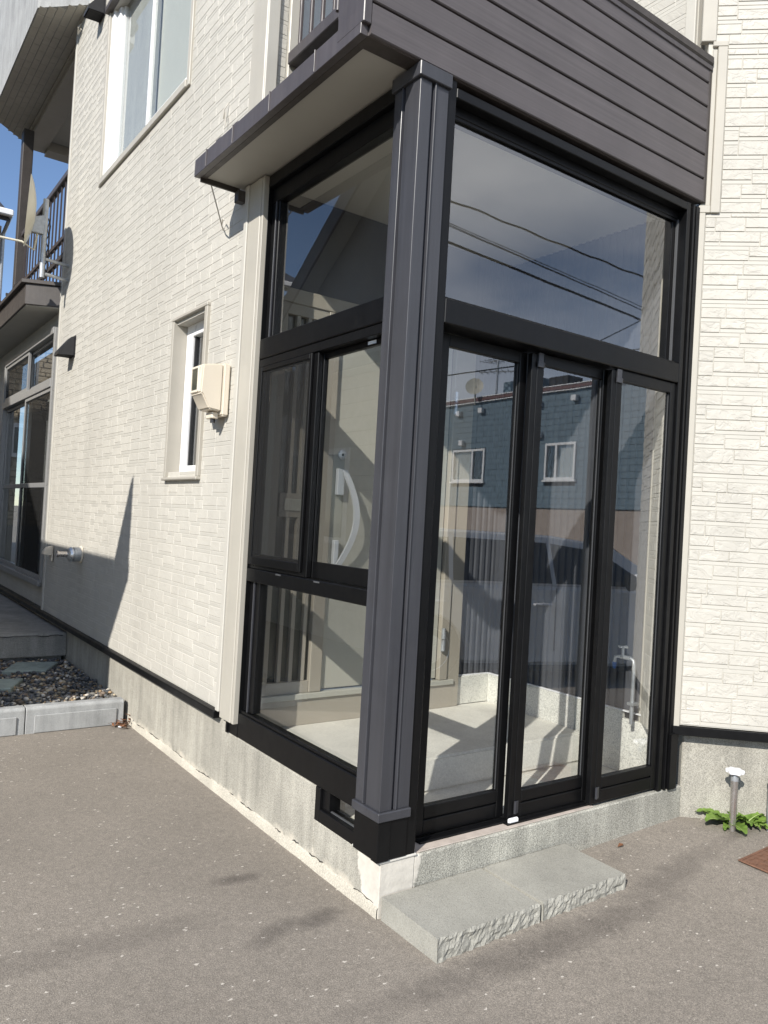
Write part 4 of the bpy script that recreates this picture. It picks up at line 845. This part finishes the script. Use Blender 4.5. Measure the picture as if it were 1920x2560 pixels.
# ------------------------------------------------------------------ planter on the left
def kerb(x0, x1, label):
    t = thing('kerb_block', label, 'kerb', 'kerb blocks of the gravel bed'); mb = MB(); y = 3.02
    mb.prism([(y, -.1), (y + .004, .155), (y + .016, .172), (y + .085, .172), (y + .085, -.1)], x0, x1, lambda a, b, c: (c, a, b)); mb.build('block', 'kerb_concrete', t, .004)
    w_ = x1 - x0
    mb = MB(); mb.box(x0 + .05, x1 - .05, y - .007, y + .0005, .002, .118); mb.build('raised_panel', 'kerb_concrete', t, .004); rebase(t, ((x0 + x1) / 2, y, 0)); return t
kerb(-.665, -.035, 'grey concrete kerb block at the house end of the gravel bed'); kerb(-1.30, -.67, 'grey concrete kerb block at the left picture edge')
tr_ = thing('terrace_step', 'weathered dark concrete terrace slab below the terrace window', 'terrace')
mb = MB(); mb.prism([(4.80, .165), (4.815, .355), (4.83, .368), (9.5, .368), (9.5, .165)], -1.6, -.002, lambda a, b, c: (c, a, b)); mb.build('slab', 'terrace_concrete', tr_, .006)
mb = MB(); mb.box(-1.6, -.03, 4.86, 9.4, -.05, .1645); mb.build('base', 'terrace_concrete', tr_)
rk = random.Random(8); pts = []; x = -1.5; z = .315
while x < -.03: pts.append((x, 4.8035, z)); x += rk.uniform(.03, .07); z = min(.35, max(.29, z + rk.uniform(-.014, .016)))
mb = MB(); mb.tube(pts, [.0022 + .0016 * rk.random() for _ in pts], 5); mb.build('crack', 'dark_room', tr_); rebase(tr_, (-.6, 6, 0))
def slab(poly, z, label):
    t = thing('stepping_slab', label, 'slab', 'stepping slabs in the gravel'); mb = MB(); mb.prism(poly, z - .06, z); mb.build('slab', 'slab_green', t, .006); rebase(t, (*poly[0], z - .06))
slab([(-.60, 4.33), (-.28, 4.27), (-.11, 4.60), (-.43, 4.68)], .155, 'greenish concrete stepping slab nearer the terrace'); slab([(-.95, 3.74), (-.64, 3.69), (-.50, 4.0), (-.82, 4.06)], .16, 'greenish concrete stepping slab nearer the kerb')
bed = MB().box(-1.4, -.003, 3.106, 4.859, -.05, .118).build('gravel_bed', 'terrace_concrete', kind='structure')
gm = MB(); tones = []; ico = bmesh.new(); bmesh.ops.create_icosphere(ico, subdivisions=1, radius=1); iv = [v.co.copy() for v in ico.verts]; ifc = [tuple(v.index for v in f.verts) for f in ico.faces]; ico.free()
rg = random.Random(12); pal = [(.05, .052, .055), (.075, .078, .082), (.10, .10, .105), (.06, .06, .058), (.16, .15, .13), (.30, .25, .17), (.24, .17, .10), (.38, .35, .30), (.13, .10, .075)]
for i in range(2600):
    x = rg.uniform(-1.25, -.02); y = rg.uniform(3.115, 4.855); s = rg.uniform(.009, .021) * (1.25 if rg.random() < .1 else 1); e = Vector((rg.uniform(.8, 1.4), rg.uniform(.7, 1.1), rg.uniform(.5, .8))) * s
    rm = Matrix.Rotation(rg.uniform(0, 6.28), 3, 'Z') @ Matrix.Rotation(rg.uniform(-.5, .5), 3, 'X'); z = .122 + rg.uniform(0, .022)
    c_ = pal[min(8, int(rg.random() ** 1.15 * 9))]; k = rg.uniform(.7, 1.3); sdv = rg.random() * 50
    gm.add([rm @ Vector((v.x * e.x, v.y * e.y, v.z * e.z)) * (1 + .28 * noise.noise(v * 1.3 + Vector((sdv, 0, 0)))) + Vector((x, y, z)) for v in iv], ifc); tones += [(c_[0] * k, c_[1] * k, c_[2] * k, 1)] * len(iv)
me = bpy.data.meshes.new('gravel'); me.from_pydata(gm.v, [], gm.f); ca = me.color_attributes.new('tone', 'FLOAT_COLOR', 'POINT'); ca.data.foreach_set('color', [q * (1.35 if q != 1 else 1) for t in tones for q in t]); me.shade_smooth()
gv = link('gravel', me, 'gravel', None, 'stuff'); tag(gv, 'dark and tan pebbles in the bed beside the wall', 'gravel')
lm_ = MB(); rl_ = random.Random(2)
for i in range(60):
    c_ = Vector((-.06 + rl_.gauss(0, .045), 2.965 + rl_.gauss(0, .03), .006 + abs(rl_.gauss(0, .022)))); a = rl_.uniform(0, 6.28); L = rl_.uniform(.014, .034); u = Vector((math.cos(a), math.sin(a), rl_.uniform(-.5, .5))) * L; v = Vector((-math.sin(a), math.cos(a), rl_.uniform(-.4, .4))) * L * .35
    lm_.add([c_ - u, c_ - u * .1 + v, c_ + u, c_ + u * .1 - v], [(0, 1, 2, 3)])
ll = lm_.build('leaf_litter', 'dead_leaf', kind='stuff'); tag(ll, 'brown dead leaves piled where kerb meets wall', 'leaf litter')
mb = MB(); mb.lathe((-.085, 2.93, .004), (.3, .2, 1), [(0, .012), (.006, .013), (.009, .008)], 12); o = mb.build('plastic_scrap', 'sticker', smooth=40); tag(o, 'tiny pale scrap beside the leaf litter', 'litter')

# ------------------------------------------------------------------ what the glass mirrors: the other side of the drive
bh = thing('blue_house', 'blue tile-clad flat-roofed house across the street mirrored in the doors', 'house')
BX = 14.0
box('ground_storey', 'beige_render', bh, BX, BX + 9, -20.5, -5.2, -.2, 2.14, bev=.02)
box('upper_storey', 'dark_room', bh, BX + .06, BX + 9, -20.5, -5.2, 2.25, 5.3, bev=0)
box('band', 'blue_board', bh, BX - .05, BX + 9, -20.55, -5.15, 2.1405, 2.2495, bev=.01)
BW = [(-15.84, -14.38, 2.90, 3.88), (-12.06, -11.0, 2.90, 3.90), (-8.1, -7.2, 2.9, 3.9)]
rB = random.Random(6); z = 2.252; i = 0
while z < 5.24:
    zb = min(z + .165, 5.29); bd = MB(); y = -20.5 - (.3 if i % 2 else 0)
    while y < -5.2:
        a, b = max(y, -20.5), min(y + .6, -5.2); y += .6
        iv = [(a, b)]
        for (p, q, c, d) in BW:
            if z < d and zb > c:
                iv = [r2 for (s, t) in iv for r2 in (((s, min(t, p)), (max(s, q), t)))  if r2[1] - r2[0] > .02]
        for (s, t) in iv: bd.box(BX - rB.uniform(0, .006), BX + .055, s + .004, t - .004, z + .004, zb - .004)
    bd.build('tile_course', 'blue_board', bh, kind='stuff'); z += .165; i += 1
box('parapet', 'parapet_maroon', bh, BX - .10, BX + 9, -20.6, -5.1, 5.32, 5.42, bev=.01); box('parapet_cap', 'white_frame', bh, BX - .12, BX + 9, -20.62, -5.08, 5.4205, 5.45, bev=.005); box('parapet_drip', 'white_frame', bh, BX - .08, BX + 9, -20.58, -5.12, 5.285, 5.3195, bev=.005)
for (p, q, c, d) in BW:
    f = MB(); t = .07
    f.box(BX - .04, BX + .05, p, p + t, c, d); f.box(BX - .04, BX + .05, q - t, q, c, d); f.box(BX - .04, BX + .05, p + t, q - t, c, c + t); f.box(BX - .04, BX + .05, p + t, q - t, d - t, d); m_ = p + (q - p) * (.38 if p > -13 else .64); f.box(BX - .04, BX + .05, m_ - .04, m_ + .04, c + t, d - t); f.box(BX - .07, BX + .05, p - .05, q + .05, c - .05, c - .002)
    wv = f.build('window', 'white_frame', bh, .006)
    box('pane', 'window_glass', wv, BX + .0, BX + .01, p + t, q - t, c + t, d - t, bev=0); box('curtain', 'cloth_white', wv, BX + .053, BX + .058, m_ if p > -13 else p + t, q - t if p > -13 else m_, c + t, d - t, bev=0)
for (y, z) in ((-15.4, 4.08), (-12.3, 4.15), (-11.1, 5.06), (-12.35, 5.0), (-15.6, 5.0), (-14.6, 5.02)):
    box('vent', 'white_frame', bh, BX - .13, BX - .007, y - .09, y + .09, z - .08, z + .08, bev=.01)
box('roof_unit', 'blue_board', bh, BX + .8, BX + 2, -14.6, -13.2, 5.4505, 6.0); box('roof_unit', 'dark_room', bh, BX + .9, BX + 1.5, -12.9, -12.2, 5.4505, 5.95)
mb = MB(); ax2 = Vector((-.75, .6, .35)).normalized(); mb.lathe((BX - .25, -14.75, 5.75), ax2, [(-.05, .02), (-.035, .15), (0, .27), (.006, .27), (-.03, .15), (-.045, .01)], 28); mb.tube([(BX - .2, -14.75, 5.2), (BX - .2, -14.75, 5.75)], .025, 8); o = mb.build('roof_dish', 'dish_cream', bh, smooth=40)
mb = MB(); mx_, my_ = BX + .4, -14.47; mb.tube([(mx_, my_, 5.45), (mx_, my_, 7.15)], .032, 8)
for (z, ln, an, ne) in ((6.25, .55, R(60), 7), (6.6, .5, R(100), 6), (7.1, .45, R(70), 8)):
    d = Vector((math.cos(an), math.sin(an), 0)); s = Vector((-d.y, d.x, 0)); c = Vector((mx_, my_, z)); mb.tube([c - d * ln, c + d * ln], .02, 6)
    for k in range(ne): p = c - d * ln + d * (2 * ln * k / (ne - 1)); L = .34 - .02 * k; mb.tube([p - s * L, p + s * L], .012, 5)
mb.build('aerial', 'galvanised', bh, smooth=40); rebase(bh, (BX + 4, -13, 0))

# white car parked right of the camera
ct = thing('parked_car', 'white estate car parked on the drive, mirrored in the sliding doors', 'car')
ch = Vector((.952, .306, 0)).normalized(); cn = Vector((-ch.y, ch.x, 0)); cq = Vector((4.07, -2.5, 0)) - ch * 2.3
def cp_(s, t, z): return cq + ch * s - cn * t + Vector((0, 0, z))
CWD = 1.70
def car_loft(poly, tin, name, mat, bev=.0, par=ct, smooth=30):
    k = len(poly); mb = MB(); mb.v = [tuple(cp_(s, tin(z, s), z)) for s, z in poly] + [tuple(cp_(s, CWD - tin(z, s), z)) for s, z in poly]
    mb.f = [tuple(range(k)), tuple(range(k, 2 * k))[::-1]] + [(i, (i + 1) % k, k + (i + 1) % k, k + i) for i in range(k)]
    return mb.build(name, mat, par, bev, smooth, 3)
def arch(c, r, n=9): return [(c - r * math.cos(math.pi * i / n), .22 + r * math.sin(math.pi * i / n) * 1.28) for i in range(n + 1)]
low = [(.06, .25), (.0, .45), (.02, .80), (.08, .97), (3.35, .98), (3.9, .93), (4.35, .84), (4.62, .68), (4.68, .45), (4.60, .22)] + [(s, z) for s, z in reversed(arch(3.85, .34))] + [(s, z) for s, z in reversed(arch(.95, .34))] 
car_loft(low, lambda z, s: .0 + .10 * max(0, (s - 3.9) / .8) ** 2 + .06 * max(0, (.4 - s) / .4) ** 2, 'body', 'car_white', .035)
cab = [(.10, .975), (.38, 1.38), (.60, 1.455), (1.3, 1.475), (2.2, 1.46), (2.75, 1.40), (3.45, .982)]
car_loft(cab, lambda z, s: .035 + (z - .975) * .34, 'roof', 'car_white', .02)
tn = lambda z, s: .030 + (z - .975) * .34
for poly in ([(.45, 1.0), (.55, 1.32), (.62, 1.375), (1.15, 1.40), (1.12, 1.0)], [(1.17, 1.0), (1.20, 1.402), (2.12, 1.385), (2.14, 1.0)], [(2.19, 1.0), (2.17, 1.382), (2.62, 1.335), (3.18, 1.0)]):
    car_loft(poly, tn, 'side_window', 'car_glass', .0, smooth=0)
mb = MB(); mb.v = [tuple(cp_(s, t, z)) for s, z in ((2.80, 1.372), (3.40, 1.012)) for t in (.20, CWD - .20)]; mb.v += [tuple(Vector(v) + Vector((0, 0, .012))) for v in mb.v]; mb.f = [(4, 5, 7, 6), (0, 2, 3, 1), (0, 1, 5, 4), (2, 6, 7, 3), (0, 4, 6, 2), (1, 3, 7, 5)]; mb.build('windscreen', 'car_glass', ct)
for s in (.95, 3.85):
    for t in (0.0, CWD - .19):
        wh = MB(); wh.lathe(cp_(s, t + .005, .355), -cn, [(0, .20), (0, .305), (.02, .315), (.165, .315), (.185, .305), (.185, .2)], 32); wh = wh.build('wheel', 'tyre', ct, smooth=40)
        mb = MB(); mb.lathe(cp_(s, t - .001, .355), -cn, [(0, .05), (.01, .19), (.0, .2), (.187, .2), (.187, .05)], 24); mb.build('rim', 'satin_silver', wh, smooth=40)
for s in (2.02, .98):
    mb = MB(); mb.tube([cp_(s - .10, .005, .80), cp_(s - .09, -.03, .80), cp_(s + .09, -.03, .80), cp_(s + .10, .005, .80)], .016, 8); mb.build('door_handle', 'car_white', ct, smooth=50)
for s in (1.14, 2.165, 3.2): mb = MB(); mb.obox(cp_(s, -.002, .36), ch * .007, cn * .003, Vector((0, 0, .60))); mb.build('door_seam', 'black_plastic', ct)
mb = MB(); mb.lathe(cp_(2.90, -.12, 1.06), -cn * 1 + ch * .0, [(-.12, .05), (-.10, .075), (0, .085), (.07, .06), (.10, .03)], 16); mr = mb.build('wing_mirror', 'car_white', ct, smooth=50); mb = MB(); mb.lathe(cp_(2.83, -.12, 1.055), -ch, [(0, .085), (.02, .085)], 16); mb.build('mirror_glass', 'car_glass', mr, smooth=40)
mb = MB(); mb.obox(cp_(1.32, -.008, .17), ch * 2.15, cn * .010, Vector((0, 0, .06))); mb.build('sill', 'black_plastic', ct, .004)
for t in (.12, CWD - .42): mb = MB(); mb.obox(cp_(4.52, t, .62), ch * .10, -cn * .30, Vector((0, 0, .13))); mb.build('headlight', 'satin_silver', ct, .02)
for t in (.06, CWD - .26): mb = MB(); mb.obox(cp_(-.01, t, .70), ch * .05, -cn * .20, Vector((0, 0, .22))); mb.build('tail_light', 'parapet_maroon', ct, .01)
rebase(ct, cq + ch * 2.3)

# neighbour on the left: low annexe by the drive, gable behind
nh = thing('neighbour_house', 'grey neighbouring house with low annexe and gable left of the drive', 'house')
box('annexe', 'neighbour_siding', nh, -6.2, -3.3, 1.72, 10.5, -.2, 3.28, bev=.01)
for i in range(17): box('board', 'neighbour_siding', nh, -3.3, -3.285, 1.72, 10.5, .25 + i * .18, .25 + i * .18 + .165, bev=.003)
box('eaves', 'roof_dark', nh, -6.4, -3.0, 1.50, 10.6, 3.29, 3.42, bev=.01); mb = MB(); mb.prism([(1.52, 3.42), (1.84, 3.42), (1.55, 4.02), (1.52, 4.02)], -3.06, -3.0, lambda a, b, c: (c, a, b)); mb.build('shadow_fin', 'roof_dark', nh)  # the triangular fin is added, shaped to cast the spiked shadow on the side wall
box('eaves_soffit', 'soffit_white', nh, -3.28, -3.02, 1.55, 10.5, 3.282, 3.2895, bev=0)
wn_ = box('window', 'white_frame', nh, -3.284, -3.26, 5.6, 7.0, 1.2, 2.4, bev=.005); box('pane', 'car_glass', wn_, -3.262, -3.255, 5.68, 6.92, 1.28, 2.32, bev=0)
mb = MB(); mb.prism([(3.6, -.2), (12.4, -.2), (12.4, 5.9), (8, 9.15), (3.6, 5.9)], -14, -6.21, lambda a, b, c: (c, a, b)); mb.build('gable', 'neighbour_gable', nh)
for s in (-1, 1):
    mb = MB(); mb.prism([(8, 9.28), (8 + s * 5.2, 5.43), (8 + s * 5.2, 5.20), (8, 9.05)] if s > 0 else [(8, 9.05), (8 + s * 5.2, 5.20), (8 + s * 5.2, 5.43), (8, 9.28)], -14.4, -5.75, lambda a, b, c: (c, a, b)); mb.build('roof', 'roof_dark', nh)
    mb = MB(); mb.prism([(8, 9.30), (8 + s * 5.25, 5.40), (8 + s * 5.25, 4.98), (8, 8.86)], -5.749, -5.70, lambda a, b, c: (c, a, b)); mb.build('bargeboard', 'dark_brown_metal', nh)
    mb = MB(); mb.prism([(8, 9.04), (8 + s * 5.1, 5.27), (8 + s * 5.1, 5.22), (8, 8.99)], -6.2, -5.78, lambda a, b, c: (c, a, b)); mb.build('verge_soffit', 'soffit_white', nh)
wn_ = box('window', 'white_frame', nh, -6.209, -6.17, 7.3, 8.7, 6.2, 7.5, bev=.005); box('pane', 'car_glass', wn_, -6.172, -6.165, 7.38, 8.62, 6.28, 7.42, bev=0); rebase(nh, (-6, 6, 0))

# stone-faced house beyond the terrace
sh = thing('stone_house', 'house faced with tan ledge stone beyond the terrace', 'house'); YS = 14.0
box('wall', 'ledge_stone', sh, -7, .60, YS, YS + 8, -.2, 6.75, bev=.01)
fm = MB(); rS = random.Random(5); z = 1.05
while z < 6.7:
    h = rS.uniform(.07, .13); u = -6.98
    while u < .58:
        L = rS.uniform(.18, .5); b = min(u + L, .60)
        if not (b > -1.35 and u < -.85 and z + h > 2.35 and z < 3.05) and b - u > .03: frust(fm, Fr((0, YS, 0), (1, 0, 0), (0, -1, 0)), u + .004, b - .004, z + .004, z + h - .004, rS.uniform(.012, .045), .008)
        u += L
    z += h
fm.build('stone_facing', 'ledge_stone', sh, kind='stuff'); box('plinth', 'terrace_concrete', sh, -7, .60, YS - .02, YS - .001, -.2, 1.04, bev=.005)
wq = box('window', 'white_frame', sh, -1.33, -.88, YS - .06, YS - .001, 2.36, 3.02, bev=.006); box('pane', 'car_glass', wq, -1.25, -.96, YS - .066, YS - .061, 2.44, 2.94, bev=0)
mb = MB(); mb.prism([(YS - .5, 6.85), (YS + 4, 9.0), (YS + 8.5, 6.85), (YS + 8.5, 6.7), (YS + 4, 8.85), (YS - .5, 6.7)], -7.4, .66, lambda a, b, c: (c, a, b)); mb.build('roof', 'roof_dark', sh); box('gutter', 'white_frame', sh, -7.4, .70, YS - .62, YS - .505, 6.78, 6.90, bev=.02)
mb = MB(); mb.tube([(.63, YS - .03, .0), (.63, YS - .03, 6.6), (.66, YS - .3, 6.75), (.66, YS - .52, 6.79)], .035, 8); mb.build('downpipe', 'galvanised', sh, smooth=50); rebase(sh, (-3, YS + 4, 0))

# street wires and their poles
def pole(x, y, label):
    t = thing('utility_pole', label, 'utility pole', 'street poles carrying the wires'); mb = MB(); mb.tube([(x, y, -.3), (x, y, 10.5)], [.17, .10], 16); mb.build('shaft', 'kerb_concrete', t, smooth=50)
    for z in (8.0, 7.2): box('crossarm', 'galvanised', t, x - .06, x + .06, y - .75, y + .75, z, z + .09)
    rebase(t, (x, y, 0))
pole(-20, -9, 'concrete utility pole at the near end of the street wires'); pole(34, -9, 'concrete utility pole at the far end of the street wires')
for i, (x0, z0, x1, z1, r_, dy, lab) in enumerate(((7.6, 7.79, 14, 7.69, .020, 0, 'topmost twisted'), (7.65, 6.98, 14, 6.67, .024, 0, 'thick lowest'), (7.62, 7.35, 14, 6.98, .008, .0, 'thin third'), (7.63, 7.26, 14, 6.85, .008, .1, 'thin fourth'), (7.63, 7.18, 14, 6.79, .008, .2, 'thin fifth'), (12.14, 5.93, 14, 6.91, .012, .3, 'rising slanted'), (7.82, 4.41, 9.48, 4.85, .014, .4, 'steep lower'))):
    m_ = (z1 - z0) / (x1 - x0); pts = []
    xs_ = [-20, -8, 2, 7.6, 14, 24, 34] if i < 5 else ([x0 - 1.5, x0, x1, x1 + 6] if i == 5 else [x0 - 4, x0, x1, x1 + 4])
    for x in xs_: pts.append((x, -9 + dy, z0 + m_ * (x - x0)))
    if i == 0:
        q = []; 
        for k in range(240): x = -20 + k * .225; q.append((x, -9 + .012 * math.sin(k * 1.1), z0 + m_ * (x - x0) + .014 * math.cos(k * 1.1)))
        pts = q
    o = MB().tube(pts, r_, 6).build('power_line', 'cable_black', smooth=50); tag(o, lab + ' street cable mirrored in the porch glass', 'cable', 'street wires mirrored in the transom')
lf_ = MB().add([(1.33, -.075, .036), (1.352, -.066, .048), (1.378, -.072, .040), (1.354, -.088, .044)], [(0, 1, 2, 3)]).build('fallen_leaf', 'dead_leaf'); tag(lf_, 'single brown fallen leaf right of the step against the foundation', 'leaf')
